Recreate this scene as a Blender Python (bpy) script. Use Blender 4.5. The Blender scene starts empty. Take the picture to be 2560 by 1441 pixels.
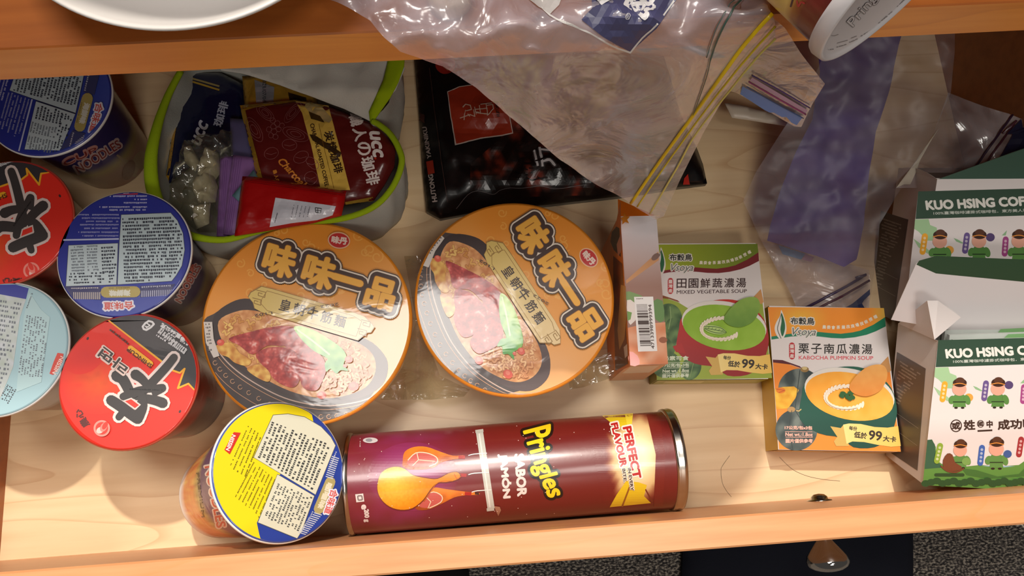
import bpy, math, random
from mathutils import Vector, Matrix, noise
from mathutils.bvhtree import BVHTree
from mathutils.geometry import delaunay_2d_cdt, tessellate_polygon
S = bpy.context.scene
COL = S.collection
# ---------------------------------------------------------------- camera
H = 0.68
F = 1970.0
CM = Matrix(((0.9969, 0.0624, -0.0477), (-0.0721, 0.9684, -0.2387), (0.0313, 0.2414, 0.9699)))
cd = bpy.data.cameras.new('camera')
cam = bpy.data.objects.new('camera', cd)
COL.objects.link(cam)
m4 = CM.to_4x4(); m4.translation = (0, 0, H)
cam.matrix_world = m4
cd.sensor_width = 36.0
cd.lens = F / 2560 * 36.0
cd.clip_start = 0.01
S.camera = cam
# ---------------------------------------------------------------- light
W = bpy.data.worlds.new('world'); S.world = W
W.use_nodes = True
W.node_tree.nodes['Background'].inputs[0].default_value = (1.0, 0.93, 0.85, 1)
W.node_tree.nodes['Background'].inputs[1].default_value = 0.07
def lamp(name, kind, loc, target, power, color, size):
    d = bpy.data.lights.new(name, kind); d.energy = power; d.color = color
    if kind == 'AREA':
        d.shape = 'RECTANGLE'; d.size, d.size_y = size
    else:
        d.shadow_soft_size = size
    o = bpy.data.objects.new(name, d); COL.objects.link(o)
    o.location = loc
    o.rotation_euler = (Vector(target) - Vector(loc)).to_track_quat('-Z', 'Y').to_euler()
    return o
lamp('ceiling_spot_light', 'SPOT', (0.10, 1.30, 2.55), (0.0, 0.05, 0.0), 262, (1.0, 0.93, 0.83), 0.04).data.spot_size = 1.0
lamp('ceiling_panel_light', 'AREA', (-0.25, 0.55, 2.3), (0.0, 0.1, 0.0), 22, (1.0, 0.94, 0.88), (0.75, 0.5))
lamp('room_light', 'AREA', (0.40, -0.30, 2.15), (0.0, 0.15, 0.0), 7.5, (1.0, 0.94, 0.86), (0.4, 0.4))
lamp('far_room_light', 'AREA', (0.25, -1.15, 1.9), (0.0, 0.25, 0.1), 9.5, (1.0, 0.94, 0.86), (0.5, 0.4))
lamp('added_left_light', 'AREA', (-1.9, 0.85, 2.1), (0.0, 0.1, 0.0), 13, (1.0, 0.95, 0.88), (0.3, 0.3))  # added unseen lamp, for glare on the left lids and light on left faces
S.view_settings.view_transform = 'Standard'
S.view_settings.look = 'None'
S.view_settings.gamma = 1.0
S.view_settings.use_curve_mapping = False
S.view_settings.exposure = 0.0
S.cycles.max_bounces = 12
S.cycles.transparent_max_bounces = 24
# ---------------------------------------------------------------- helpers
CP = Vector((0, 0, H))
def ray(px, py):
    return CM @ Vector(((px - 1280) / F, -(py - 720.5) / F, -1.0))
def U(px, py, z=0.0):
    d = ray(px, py)
    return CP + d * ((z - H) / d.z)
def lin(c):
    out = []
    for v in c[:3]:
        v = max(0.0, min(1.0, v / 255.0))
        out.append(v / 12.92 if v <= 0.04045 else ((v + 0.055) / 1.055) ** 2.4)
    return (out[0], out[1], out[2], 1.0)
def mixc(a, b, t):
    t = max(0.0, min(1.0, t))
    return tuple(a[i] * (1 - t) + b[i] * t for i in range(3))
def fn(x, y, s=1.0, k=0.0):
    return noise.noise(Vector((x * s, y * s, k)))
class Pl:                                   # a flat face: origin, normal, optional disc to stay inside
    curved = False
    def __init__(s, O, N, R=None):
        s.O = Vector(O); s.N = Vector(N).normalized(); s.R = R
    def at(s, px, py, lift=0.0):
        d = ray(px, py)
        o = s.O + s.N * lift
        p = CP + d * ((o - CP).dot(s.N) / d.dot(s.N))
        if s.R:
            v = p - o
            if v.length > s.R:
                p = o + v * (s.R / v.length)
        return p
def face_plane(pts):
    n = Vector((0, 0, 0)); c = Vector((0, 0, 0))
    for i, p in enumerate(pts):
        q = pts[(i + 1) % len(pts)]; n += p.cross(q); c += p
    c /= len(pts); n.normalize()
    if n.z < 0: n = -n
    return Pl(c, n)
class Bv:                                   # a curved face of a mesh
    curved = True
    def __init__(s, mb, z=0.05, div=14):
        s.t = BVHTree.FromPolygons([tuple(v) for v in mb.v], mb.f); s.z = z; s.div = div
    def at(s, px, py, lift=0.0):
        d = ray(px, py).normalized()
        h = s.t.ray_cast(CP, d)
        if h[0] is None:
            q = U(px, py, s.z)
            h = s.t.find_nearest(q)
        n = h[1]
        if n.dot(d) > 0: n = -n
        return h[0] + n * lift
class MB:
    def __init__(s):
        s.v = []; s.f = []; s.c = []; s.m = []; s.sm = []
    def add(s, vs, fs, col=(200, 200, 200), mat=0, smooth=False):
        b = len(s.v); s.v += [Vector(p) for p in vs]
        if isinstance(col, list): s.c += [lin(c) for c in col]
        else:
            l = lin(col); s.c += [l] * len(vs)
        for f in fs:
            s.f.append(tuple(b + i for i in f)); s.m.append(mat); s.sm.append(smooth)
        return b
    def build(s, name, mats, parent=None, origin=None):
        o0 = Vector(origin) if origin is not None else Vector((0, 0, 0))
        if parent is not None:
            q = parent
            while q is not None:
                o0 += Vector(q.location); q = q.parent
        me = bpy.data.meshes.new(name)
        me.from_pydata([p - o0 for p in s.v], [], s.f)
        ca = me.color_attributes.new('Col', 'FLOAT_COLOR', 'POINT')
        flat = []
        for c in s.c: flat += c
        ca.data.foreach_set('color', flat)
        me.polygons.foreach_set('material_index', s.m)
        me.polygons.foreach_set('use_smooth', s.sm)
        for m in (mats if isinstance(mats, (list, tuple)) else [mats]): me.materials.append(m)
        me.update()
        ob = bpy.data.objects.new(name, me); COL.objects.link(ob)
        if parent is not None: ob.parent = parent
        if origin is not None: ob.location = origin
        return ob
def part(mb, name, mats, parent, label=None):
    o = mb.build(name, mats, parent)
    if label: o['label'] = label
    return o
def tag(o, label, cat, group=None, kind=None):
    o['label'] = label; o['category'] = cat
    if group: o['group'] = group
    if kind: o['kind'] = kind
    return o
def thing(name, loc, label, cat, group=None):
    o = bpy.data.objects.new(name, None); COL.objects.link(o)
    o.location = loc; o.empty_display_size = 0.02
    return tag(o, label, cat, group)
def solo(mb, name, mats, label, cat, group=None):
    lo = Vector((min(p.x for p in mb.v), min(p.y for p in mb.v), min(p.z for p in mb.v)))
    hi = Vector((max(p.x for p in mb.v), max(p.y for p in mb.v), max(p.z for p in mb.v)))
    org = ((lo.x + hi.x) / 2, (lo.y + hi.y) / 2, lo.z)
    return tag(mb.build(name, mats, None, org), label, cat, group)
def struct(mb, name, mats):
    o = mb.build(name, mats); o['kind'] = 'structure'; return o
def box(mb, lo, hi, col=(200, 200, 200), mat=0, bev=0.0):
    x0, y0, z0 = lo; x1, y1, z1 = hi; b = bev
    if b <= 0:
        mb.add([(x0, y0, z0), (x1, y0, z0), (x1, y1, z0), (x0, y1, z0), (x0, y0, z1), (x1, y0, z1), (x1, y1, z1), (x0, y1, z1)],
               [(0, 3, 2, 1), (4, 5, 6, 7), (0, 1, 5, 4), (1, 2, 6, 5), (2, 3, 7, 6), (3, 0, 4, 7)], col, mat)
        return
    vs = []; idx = {}
    for i, x in enumerate((x0, x1)):
        for j, y in enumerate((y0, y1)):
            for k, z in enumerate((z0, z1)):
                sx, sy, sz = (1, -1)[i], (1, -1)[j], (1, -1)[k]
                idx[(i, j, k, 0)] = len(vs); vs.append((x, y + sy * b, z + sz * b))
                idx[(i, j, k, 1)] = len(vs); vs.append((x + sx * b, y, z + sz * b))
                idx[(i, j, k, 2)] = len(vs); vs.append((x + sx * b, y + sy * b, z))
    g = lambda *a: idx[a]
    fs = []
    for i in (0, 1):
        fs.append([g(i, 0, 0, 0), g(i, 1, 0, 0), g(i, 1, 1, 0), g(i, 0, 1, 0)])
        fs.append([g(0, i, 0, 1), g(1, i, 0, 1), g(1, i, 1, 1), g(0, i, 1, 1)])
        fs.append([g(0, 0, i, 2), g(1, 0, i, 2), g(1, 1, i, 2), g(0, 1, i, 2)])
        for j in (0, 1):
            fs.append([g(i, j, 0, 0), g(i, j, 1, 0), g(i, j, 1, 1), g(i, j, 0, 1)])
            fs.append([g(i, 0, j, 0), g(i, 1, j, 0), g(i, 1, j, 2), g(i, 0, j, 2)])
            fs.append([g(0, i, j, 1), g(1, i, j, 1), g(1, i, j, 2), g(0, i, j, 2)])
            for k in (0, 1):
                fs.append([g(i, j, k, 0), g(i, j, k, 1), g(i, j, k, 2)])
    mb.add(vs, fs, col, mat)
def prism(mb, top, thick, N, col=(200, 200, 200), mat=0, side=None):
    n = len(top); N = Vector(N).normalized()
    bot = [p - N * thick for p in top]
    mb.add(top, [tuple(range(n))], col, mat)
    mb.add(bot, [tuple(range(n))[::-1]], side or col, mat)
    for i in range(n):
        j = (i + 1) % n
        mb.add([top[i], bot[i], bot[j], top[j]], [(0, 1, 2, 3)], side or col, mat)
def lathe(mb, prof, O, ax, n=72, cols=None, col=(200, 200, 200), mat=0, smooth=True, cap0=False, cap1=False, colf=None):
    ax = Vector(ax).normalized(); O = Vector(O)
    e1 = ax.orthogonal().normalized(); e2 = ax.cross(e1)
    vs = []; cs = []
    for k, (r, h) in enumerate(prof):
        for i in range(n):
            a = 2 * math.pi * i / n
            vs.append(O + ax * h + (e1 * math.cos(a) + e2 * math.sin(a)) * r)
            cs.append(colf(a, h) if colf else (cols[k] if cols else col))
    fs = []
    for k in range(len(prof) - 1):
        for i in range(n):
            j = (i + 1) % n
            fs.append((k * n + i, k * n + j, (k + 1) * n + j, (k + 1) * n + i))
    if cap0: fs.append(tuple(range(n))[::-1])
    if cap1: fs.append(tuple((len(prof) - 1) * n + i for i in range(n)))
    mb.add(vs, fs, cs, mat, smooth)
def tube(mb, pts, r, col=(200, 200, 200), mat=0, n=8, flat=1.0):
    vs = []; fs = []
    for k, p in enumerate(pts):
        a = pts[max(0, k - 1)]; b = pts[min(len(pts) - 1, k + 1)]
        t = (Vector(b) - Vector(a)).normalized()
        u = t.cross(Vector((0, 0, 1)))
        if u.length < 1e-4: u = t.cross(Vector((0, 1, 0)))
        u.normalize(); w = u.cross(t)
        rr = r[k] if isinstance(r, (list, tuple)) else r
        for i in range(n):
            an = 2 * math.pi * i / n
            vs.append(Vector(p) + u * math.cos(an) * rr + w * math.sin(an) * rr * flat)
    for k in range(len(pts) - 1):
        for i in range(n):
            j = (i + 1) % n
            fs.append((k * n + i, k * n + j, (k + 1) * n + j, (k + 1) * n + i))
    fs.append(tuple(range(n))[::-1]); fs.append(tuple((len(pts) - 1) * n + i for i in range(n)))
    mb.add(vs, fs, col, mat, True)
def smooth_path(pts, k=6, closed=False):
    P = [Vector(p) for p in pts]; n = len(P); out = []
    rng = range(n) if closed else range(n - 1)
    for i in rng:
        if closed: a, b, c, d = P[(i - 1) % n], P[i], P[(i + 1) % n], P[(i + 2) % n]
        else: a, b, c, d = P[max(i - 1, 0)], P[i], P[i + 1], P[min(i + 2, n - 1)]
        for j in range(k):
            t = j / k
            out.append(0.5 * ((2 * b) + (c - a) * t + (2 * a - 5 * b + 4 * c - d) * t * t + (3 * b - a - 3 * c + d) * t ** 3))
    if not closed: out.append(P[-1])
    return out
def sp2(pts, k=5, closed=True):
    return [(p.x, p.y) for p in smooth_path([(a[0], a[1], 0) for a in pts], k, closed)]
def inside(x, y, poly):
    c = False; n = len(poly); j = n - 1
    for i in range(n):
        xi, yi = poly[i][0], poly[i][1]; xj, yj = poly[j][0], poly[j][1]
        if (yi > y) != (yj > y) and x < (xj - xi) * (y - yi) / (yj - yi) + xi: c = not c
        j = i
    return c
def edge_dist(x, y, poly):
    best = 1e9; n = len(poly)
    for i in range(n):
        ax, ay = poly[i][0], poly[i][1]; bx, by = poly[(i + 1) % n][0], poly[(i + 1) % n][1]
        dx, dy = bx - ax, by - ay; L = dx * dx + dy * dy
        t = 0 if L == 0 else max(0, min(1, ((x - ax) * dx + (y - ay) * dy) / L))
        d = math.hypot(x - ax - t * dx, y - ay - t * dy)
        if d < best: best = d
    return best
def fill(poly, g):                          # triangulated fill of a 2D outline with points every g
    B = []
    n = len(poly)
    for i in range(n):
        ax, ay = poly[i][0], poly[i][1]; bx, by = poly[(i + 1) % n][0], poly[(i + 1) % n][1]
        k = max(1, int(math.ceil(math.hypot(bx - ax, by - ay) / g)))
        for j in range(k): B.append((ax + (bx - ax) * j / k, ay + (by - ay) * j / k))
    V = [Vector(p) for p in B]; nb = len(V)
    x0 = min(p[0] for p in B); x1 = max(p[0] for p in B); y0 = min(p[1] for p in B); y1 = max(p[1] for p in B)
    y = y0 + g * 0.5; r = 0
    while y < y1:
        x = x0 + g * (0.5 if r % 2 else 1.0)
        while x < x1:
            if inside(x, y, B) and edge_dist(x, y, B) > g * 0.45: V.append(Vector((x, y)))
            x += g
        y += g * 0.87; r += 1
    res = delaunay_2d_cdt(V, [], [list(range(nb))], 1, 1e-5)
    return [tuple(p) for p in res[0]], [tuple(f) for f in res[2]], B
# text outlines from the built-in font
_gc = {}
_dg = None
def glyph(s):
    if s in _gc: return _gc[s]
    cu = bpy.data.curves.new('t', 'FONT'); cu.body = s; cu.resolution_u = 3
    ob = bpy.data.objects.new('t', cu); COL.objects.link(ob)
    bpy.context.view_layer.update()
    dg = bpy.context.evaluated_depsgraph_get()
    me = ob.evaluated_get(dg).to_mesh()
    vs = [(v.co.x, v.co.y) for v in me.vertices]; fs = [tuple(p.vertices) for p in me.polygons]
    ob.evaluated_get(dg).to_mesh_clear()
    bpy.data.objects.remove(ob); bpy.data.curves.remove(cu)
    x0 = min(v[0] for v in vs); x1 = max(v[0] for v in vs); y0 = min(v[1] for v in vs); y1 = max(v[1] for v in vs)
    w = max(x1 - x0, 1e-6); h = max(y1 - y0, 1e-6)
    vs = [((x - x0) / w, (y - y0) / h) for x, y in vs]
    _gc[s] = (vs, fs); return _gc[s]
STEP = 0.00006
def refine(V, Fs, g):
    V = list(V); out = []; st = [tuple(f[:1]) + (f[i], f[i + 1]) for f in Fs for i in range(1, len(f) - 1)]; mid = {}
    def m(a, b):
        k = (min(a, b), max(a, b))
        if k not in mid: mid[k] = len(V); V.append(((V[a][0] + V[b][0]) / 2, (V[a][1] + V[b][1]) / 2))
        return mid[k]
    while st:
        a, b, c = st.pop()
        L = [math.hypot(V[p][0] - V[q][0], V[p][1] - V[q][1]) for p, q in ((a, b), (b, c), (c, a))]
        i = L.index(max(L))
        if L[i] <= g: out.append((a, b, c)); continue
        if i == 1: a, b, c = b, c, a
        elif i == 2: a, b, c = c, a, b
        k = m(a, b); st += [(a, k, c), (k, b, c)]
    return V, out
class Art:                                   # a print: flat coloured shapes laid in thin layers on a surface
    def __init__(s, surf, fr=(0, 0, 1.0), tf=None, base=0.00006, step=STEP):
        s.step = step
        s.mb = MB(); s.surf = surf; s.fr = fr; s.tf = tf; s.boxes = []; s.base = base; s.R = random.Random(5)
    def px(s, p):
        x, y = s.fr[0] + p[0] / s.fr[2], s.fr[1] + p[1] / s.fr[2]
        return s.tf(x, y) if s.tf else (x, y)
    def layer(s, P):
        b = (min(p[0] for p in P), min(p[1] for p in P), max(p[0] for p in P), max(p[1] for p in P)); L = 0
        for (c, l) in s.boxes:
            if l > L and b[0] < c[2] and b[2] > c[0] and b[1] < c[3] and b[3] > c[1]: L = l
        s.boxes.append((b, L + 1)); return L + 1
    def put(s, V, Fs, col, mat=0, L=None, sub=None):
        P = [s.px(v) for v in V]
        if L is None: L = s.layer(P)
        lift = s.base + L * s.step
        W3 = [s.surf.at(p[0], p[1], lift + (sub[i] if sub else 0.0)) for i, p in enumerate(P)]
        c = [col(v[0], v[1]) for v in V] if callable(col) else col
        s.mb.add(W3, Fs, c, mat)
    def poly(s, pts, col, g=None, mat=0, L=None, sm=0):
        if sm: pts = sp2(pts, sm)
        if g is None and s.surf.curved: g = s.surf.div
        if g is None:
            P = [Vector((p[0], p[1], 0)) for p in pts]
            try: T = tessellate_polygon([P])
            except Exception: return
            s.put(pts, [tuple(t) for t in T], col, mat, L)
        else:
            V, Fs, _ = fill(pts, g); s.put(V, Fs, col, mat, L)
    def ell(s, cx, cy, rx, ry, col, a=0, n=40, g=None, mat=0, L=None, a0=0, a1=360):
        ca, sa = math.cos(math.radians(a)), math.sin(math.radians(a)); pts = []
        full = abs(a1 - a0) >= 360
        for i in range(n if full else n + 1):
            t = math.radians(a0 + (a1 - a0) * i / n)
            x, y = rx * math.cos(t), ry * math.sin(t)
            pts.append((cx + x * ca - y * sa, cy + x * sa + y * ca))
        s.poly(pts, col, g, mat, L)
    def line(s, pts, w, col, sm=0, mat=0, closed=False, L=None, w1=None, cap=True):
        if sm: pts = sp2(pts, sm, closed)
        n = len(pts); VV = []; FF = []; SS = []; cnt = 0
        rng = range(n) if closed else range(n - 1)
        def hw(i): return (w if w1 is None else w + (w1 - w) * i / max(1, n - 1)) / 2
        seg = s.surf.div if s.surf.curved else 1e9
        for i in rng:
            a = pts[i]; b = pts[(i + 1) % n]
            dx, dy = b[0] - a[0], b[1] - a[1]; l = math.hypot(dx, dy)
            if l < 1e-6: continue
            nx, ny = -dy / l, dx / l; k = max(1, int(l / seg)); ha, hb = hw(i), hw((i + 1) % n)
            for j in range(k):
                t0, t1 = j / k, (j + 1) / k
                h0 = ha + (hb - ha) * t0; h1 = ha + (hb - ha) * t1
                q0 = (a[0] + dx * t0, a[1] + dy * t0); q1 = (a[0] + dx * t1, a[1] + dy * t1)
                o = len(VV)
                VV += [(q0[0] + nx * h0, q0[1] + ny * h0), (q0[0] - nx * h0, q0[1] - ny * h0), (q1[0] - nx * h1, q1[1] - ny * h1), (q1[0] + nx * h1, q1[1] + ny * h1)]
                FF.append((o, o + 1, o + 2, o + 3)); SS += [(cnt % 14) * 4e-6] * 4; cnt += 1
            if cap and w > 2 and n > 2 or cap == 2:
                o = len(VV); m = 10
                for q in range(m):
                    t = 2 * math.pi * q / m
                    VV.append((b[0] + math.cos(t) * hb, b[1] + math.sin(t) * hb))
                FF.append(tuple(range(o, o + m))); SS += [(cnt % 14) * 4e-6] * m; cnt += 1
                if i == 0 and not closed:
                    o = len(VV)
                    for q in range(m):
                        t = 2 * math.pi * q / m
                        VV.append((a[0] + math.cos(t) * ha, a[1] + math.sin(t) * ha))
                    FF.append(tuple(range(o, o + m))); SS += [(cnt % 14) * 4e-6] * m; cnt += 1
        if VV: s.put(VV, FF, col, mat, L, SS)
    def text(s, t, a, b, h, col, bold=0, shear=0, mat=0, L=None, wav=None):
        vs, fs = glyph(t)
        dx, dy = b[0] - a[0], b[1] - a[1]; l = math.hypot(dx, dy)
        ux, uy = dy / l, -dx / l
        def mp(x, y):
            hh = h(x) if callable(h) else h
            q = x + shear * y * hh / l
            return (a[0] + dx * q + ux * hh * y, a[1] + dy * q + uy * hh * y)
        base = [mp(x, y) for x, y in vs]
        if s.surf.curved: base, fs = refine(base, fs, s.surf.div)
        if bold <= 0: s.put(base, fs, col, mat, L); return
        VV = []; FF = []; SS = []; nb = len(base)
        br = bold / s.fr[2]
        rings = [(bold, 8 if br < 3 else (16 if br < 7 else 30))]
        if br >= 6: rings.append((bold * .5, 9))
        for rr, m in rings:
            for q in range(m):
                t_ = 2 * math.pi * q / m; o = len(VV)
                VV += [(x + math.cos(t_) * rr, y + math.sin(t_) * rr) for x, y in base]
                FF += [tuple(o + i for i in f) for f in fs]; SS += [len(SS) / nb * 1.4e-6] * nb
        o = len(VV); VV += base; FF += [tuple(o + i for i in f) for f in fs]; SS += [len(SS) / nb * 1.4e-6] * nb
        s.put(VV, FF, col, mat, L, SS)
    def tiny(s, a, b, h, rows, col, cw=None, gap=0.25, clip=None, fillh=0.55, seed=1, dens=0.85, indent=0.0):
        R = random.Random(seed)
        dx, dy = b[0] - a[0], b[1] - a[1]; l = math.hypot(dx, dy); ux, uy = dx / l, dy / l
        vx, vy = -uy, ux
        rh = h / rows; cw = cw or rh * 0.7
        VV = []; FF = []
        for r in range(rows):
            x = R.random() * indent * l; y = r * rh
            end = l * (1 - R.random() * indent)
            while x < end - cw:
                w = cw * R.uniform(0.6, 1.3)
                if R.random() < dens:
                    hh = rh * fillh * R.uniform(0.75, 1.1)
                    q = [(x, y), (x + w * (1 - gap), y), (x + w * (1 - gap), y + hh), (x, y + hh)]
                    P = [(a[0] + ux * i + vx * j, a[1] + uy * i + vy * j) for i, j in q]
                    if clip is None or all(inside(p[0], p[1], clip) for p in P):
                        o = len(VV); VV += P; FF.append((o, o + 1, o + 2, o + 3))
                x += w
        if VV: s.put(VV, FF, col)
    def merge(s, mb):
        o = len(mb.v); mb.v += s.mb.v; mb.c += s.mb.c; mb.m += s.mb.m; mb.sm += s.mb.sm
        mb.f += [tuple(o + i for i in f) for f in s.mb.f]
# ---------------------------------------------------------------- materials
def nm(name):
    m = bpy.data.materials.new(name); m.use_nodes = True
    nt = m.node_tree; b = nt.nodes['Principled BSDF']; return m, nt, b
def ramp(nt, stops):
    r = nt.nodes.new('ShaderNodeValToRGB'); e = r.color_ramp.elements
    while len(e) < len(stops): e.new(0.5)
    for i, (p, c) in enumerate(stops):
        e[i].position = p; e[i].color = lin(c)
    return r
def bump(nt, b, scale=(60, 60, 60), strength=0.3, dist=0.001, detail=2.0, sock='Normal', distort=0.0):
    tc = nt.nodes.new('ShaderNodeNewGeometry'); mp = nt.nodes.new('ShaderNodeMapping')
    mp.inputs['Scale'].default_value = scale
    nz = nt.nodes.new('ShaderNodeTexNoise'); nz.inputs['Scale'].default_value = 1.0
    nz.inputs['Detail'].default_value = detail; nz.inputs['Distortion'].default_value = distort
    bp = nt.nodes.new('ShaderNodeBump'); bp.inputs['Strength'].default_value = strength; bp.inputs['Distance'].default_value = dist
    nt.links.new(tc.outputs['Position'], mp.inputs['Vector']); nt.links.new(mp.outputs[0], nz.inputs['Vector'])
    nt.links.new(nz.outputs['Fac'], bp.inputs['Height'])
    nt.links.new(bp.outputs[0], b.inputs[sock])
    return nz, bp
def printed(name, rough=0.45, coat=0.0, crough=0.05, bs=None, bstr=0.3, metal=0.0, spec=0.5, nbump=None):
    m, nt, b = nm(name)
    a = nt.nodes.new('ShaderNodeAttribute'); a.attribute_name = 'Col'
    nt.links.new(a.outputs['Color'], b.inputs['Base Color'])
    b.inputs['Roughness'].default_value = rough; b.inputs['Metallic'].default_value = metal
    b.inputs['Specular IOR Level'].default_value = spec
    b.inputs['Coat Weight'].default_value = coat; b.inputs['Coat Roughness'].default_value = crough
    if bs: bump(nt, b, bs, bstr, 0.002, 3.0, 'Coat Normal', 0.6)
    if nbump: bump(nt, b, nbump[0], nbump[1], nbump[2], 3.0, 'Normal')
    return m
M_paper = printed('printed card', 0.42, 0.15, 0.2)
M_film = printed('print under shrink film', 0.5, 0.8, 0.08, (34, 50, 40), 0.13)
M_cup = printed('cup wall under film', 0.4, 0.7, 0.12, (50, 50, 90), 0.25)
M_can = printed('glossy can print', 0.35, 0.6, 0.16, None, 0.0, 0.0, 0.5, ((260, 260, 260), 0.05, 0.001))
M_matte = printed('matte', 0.8, 0.0, 0.1)
M_foil = printed('foil print', 0.25, 0.3, 0.1, None, 0.0, 0.0, 0.6, ((45, 60, 50), 0.5, 0.003))
M_gold = printed('gold foil', 0.26, 0.0, 0.1, None, 0.0, 0.6, 0.5, ((90, 90, 90), 0.5, 0.002))
M_metal = printed('steel', 0.22, 0.0, 0.1, None, 0.0, 1.0)
M_chrome = printed('chrome', 0.06, 0.0, 0.1, None, 0.0, 1.0)
M_plast = printed('plastic', 0.35, 0.2, 0.2)
M_cloth = printed('woven cloth', 0.9, 0.0, 0.1, None, 0, 0, 0.2, ((900, 900, 900), 0.35, 0.001))
M_black = printed('black pouch', 0.3, 0.25, 0.14, None, 0, 0, 0.4, ((32, 40, 40), 0.35, 0.004))
def wood(name, stops, gs, line_col, lamt, rough, coat=0.15, lscale=9.0):
    m, nt, b = nm(name); L = nt.links.new
    g = nt.nodes.new('ShaderNodeNewGeometry'); mp = nt.nodes.new('ShaderNodeMapping')
    mp.inputs['Scale'].default_value = gs
    L(g.outputs['Position'], mp.inputs['Vector'])
    nz = nt.nodes.new('ShaderNodeTexNoise'); nz.inputs['Scale'].default_value = 1.0; nz.inputs['Detail'].default_value = 7
    L(mp.outputs[0], nz.inputs['Vector'])
    r = ramp(nt, stops); L(nz.outputs['Fac'], r.inputs[0])
    # growth lines: contours of a slow stretched noise
    mp2 = nt.nodes.new('ShaderNodeMapping'); mp2.inputs['Scale'].default_value = (gs[0] * 0.35, gs[1] * 0.13, gs[2] * 0.13)
    L(g.outputs['Position'], mp2.inputs['Vector'])
    n2 = nt.nodes.new('ShaderNodeTexNoise'); n2.inputs['Scale'].default_value = 1.0; n2.inputs['Detail'].default_value = 1.5
    L(mp2.outputs[0], n2.inputs['Vector'])
    mu = nt.nodes.new('ShaderNodeMath'); mu.operation = 'MULTIPLY'; mu.inputs[1].default_value = lscale; L(n2.outputs['Fac'], mu.inputs[0])
    fr = nt.nodes.new('ShaderNodeMath'); fr.operation = 'FRACT'; L(mu.outputs[0], fr.inputs[0])
    r2 = nt.nodes.new('ShaderNodeValToRGB'); e = r2.color_ramp.elements
    e[0].position = 0.0; e[0].color = (1, 1, 1, 1); e[1].position = 0.12; e[1].color = (0, 0, 0, 1)
    e2 = e.new(0.02); e2.color = (.8, .8, .8, 1); e3 = e.new(0.985); e3.color = (0, 0, 0, 1); e4 = e.new(1.0); e4.color = (1, 1, 1, 1)
    L(fr.outputs[0], r2.inputs[0])
    m3 = nt.nodes.new('ShaderNodeMath'); m3.operation = 'MULTIPLY'; m3.inputs[1].default_value = lamt; L(r2.outputs[0], m3.inputs[0])
    mx = nt.nodes.new('ShaderNodeMix'); mx.data_type = 'RGBA'
    L(m3.outputs[0], mx.inputs['Factor']); L(r.outputs[0], mx.inputs['A']); mx.inputs['B'].default_value = lin(line_col)
    L(mx.outputs['Result'], b.inputs['Base Color'])
    b.inputs['Roughness'].default_value = rough; b.inputs['Coat Weight'].default_value = coat; b.inputs['Coat Roughness'].default_value = 0.3
    return m
M_maple = wood('pale maple board', [(0.25, (222, 190, 146)), (0.5, (232, 203, 160)), (0.75, (238, 211, 170))], (6, 90, 90), (190, 140, 92), 0.4, 0.42, 0.2, 9.0)
M_edge = wood('orange beech edge', [(0.25, (206, 138, 88)), (0.5, (216, 150, 100)), (0.75, (222, 160, 110))], (10, 160, 160), (214, 140, 70), 0.25, 0.4, 0.2, 6.0)
M_shelf = wood('orange brown shelf wood', [(0.25, (146, 78, 28)), (0.5, (162, 90, 34)), (0.75, (172, 98, 40))], (8, 110, 110), (150, 78, 26), 0.35, 0.38, 0.25, 7.0)
M_sedge_lit = wood('lit orange shelf edge', [(0.25, (224, 142, 56)), (0.5, (232, 152, 64)), (0.75, (238, 160, 74))], (8, 140, 140), (190, 108, 40), 0.3, 0.4, 0.2, 6.0)  # lighter copy of the shelf wood; front light is put into the colour
def film(name, tint=(255, 255, 255), haze=0.08, hazecol=(255, 255, 255), gloss=0.16, bs=(40, 40, 40), bstr=0.5, rough=0.12, bd=0.004, det=4.0):
    m, nt, b = nm(name); L = nt.links.new; nt.nodes.remove(b)
    out = nt.nodes['Material Output']
    tr = nt.nodes.new('ShaderNodeBsdfTransparent'); tr.inputs[0].default_value = lin(tint)
    gl = nt.nodes.new('ShaderNodeBsdfGlossy'); gl.inputs['Roughness'].default_value = rough; gl.inputs[0].default_value = (1, 1, 1, 1)
    df = nt.nodes.new('ShaderNodeBsdfDiffuse'); df.inputs[0].default_value = lin(hazecol)
    nz, bp = bump(nt, gl, bs, bstr, bd, det, 'Normal', 1.2)
    lw = nt.nodes.new('ShaderNodeLayerWeight'); lw.inputs[0].default_value = 0.35; L(bp.outputs[0], lw.inputs['Normal'])
    mr = nt.nodes.new('ShaderNodeMapRange'); mr.inputs['To Min'].default_value = gloss * 0.5; mr.inputs['To Max'].default_value = min(1, gloss * 3)
    L(lw.outputs['Facing'], mr.inputs['Value'])
    r = nt.nodes.new('ShaderNodeMapRange'); r.inputs['From Min'].default_value = 0.35; r.inputs['From Max'].default_value = 0.75
    r.inputs['To Min'].default_value = haze * 0.6; r.inputs['To Max'].default_value = haze * 1.8
    L(nz.outputs['Fac'], r.inputs['Value'])
    a = nt.nodes.new('ShaderNodeMixShader'); L(r.outputs[0], a.inputs[0]); L(tr.outputs[0], a.inputs[1]); L(df.outputs[0], a.inputs[2])
    c = nt.nodes.new('ShaderNodeMixShader'); L(mr.outputs[0], c.inputs[0]); L(a.outputs[0], c.inputs[1]); L(gl.outputs[0], c.inputs[2])
    L(c.outputs[0], out.inputs[0]); return m
M_clear = film('clear crinkled plastic', (240, 238, 240), 0.28, (224, 216, 226), 0.13, (20, 20, 20), 0.6, 0.2)
M_limp = film('limp clear plastic', (246, 244, 244), 0.07, (225, 220, 232), 0.035, (9, 22, 10), 0.35, 0.4, 0.002, 1.0)
M_bagfilm = film('clear food bag plastic', (240, 236, 238), 0.22, (225, 218, 222), 0.16, (22, 22, 22), 0.9, 0.2)
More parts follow.
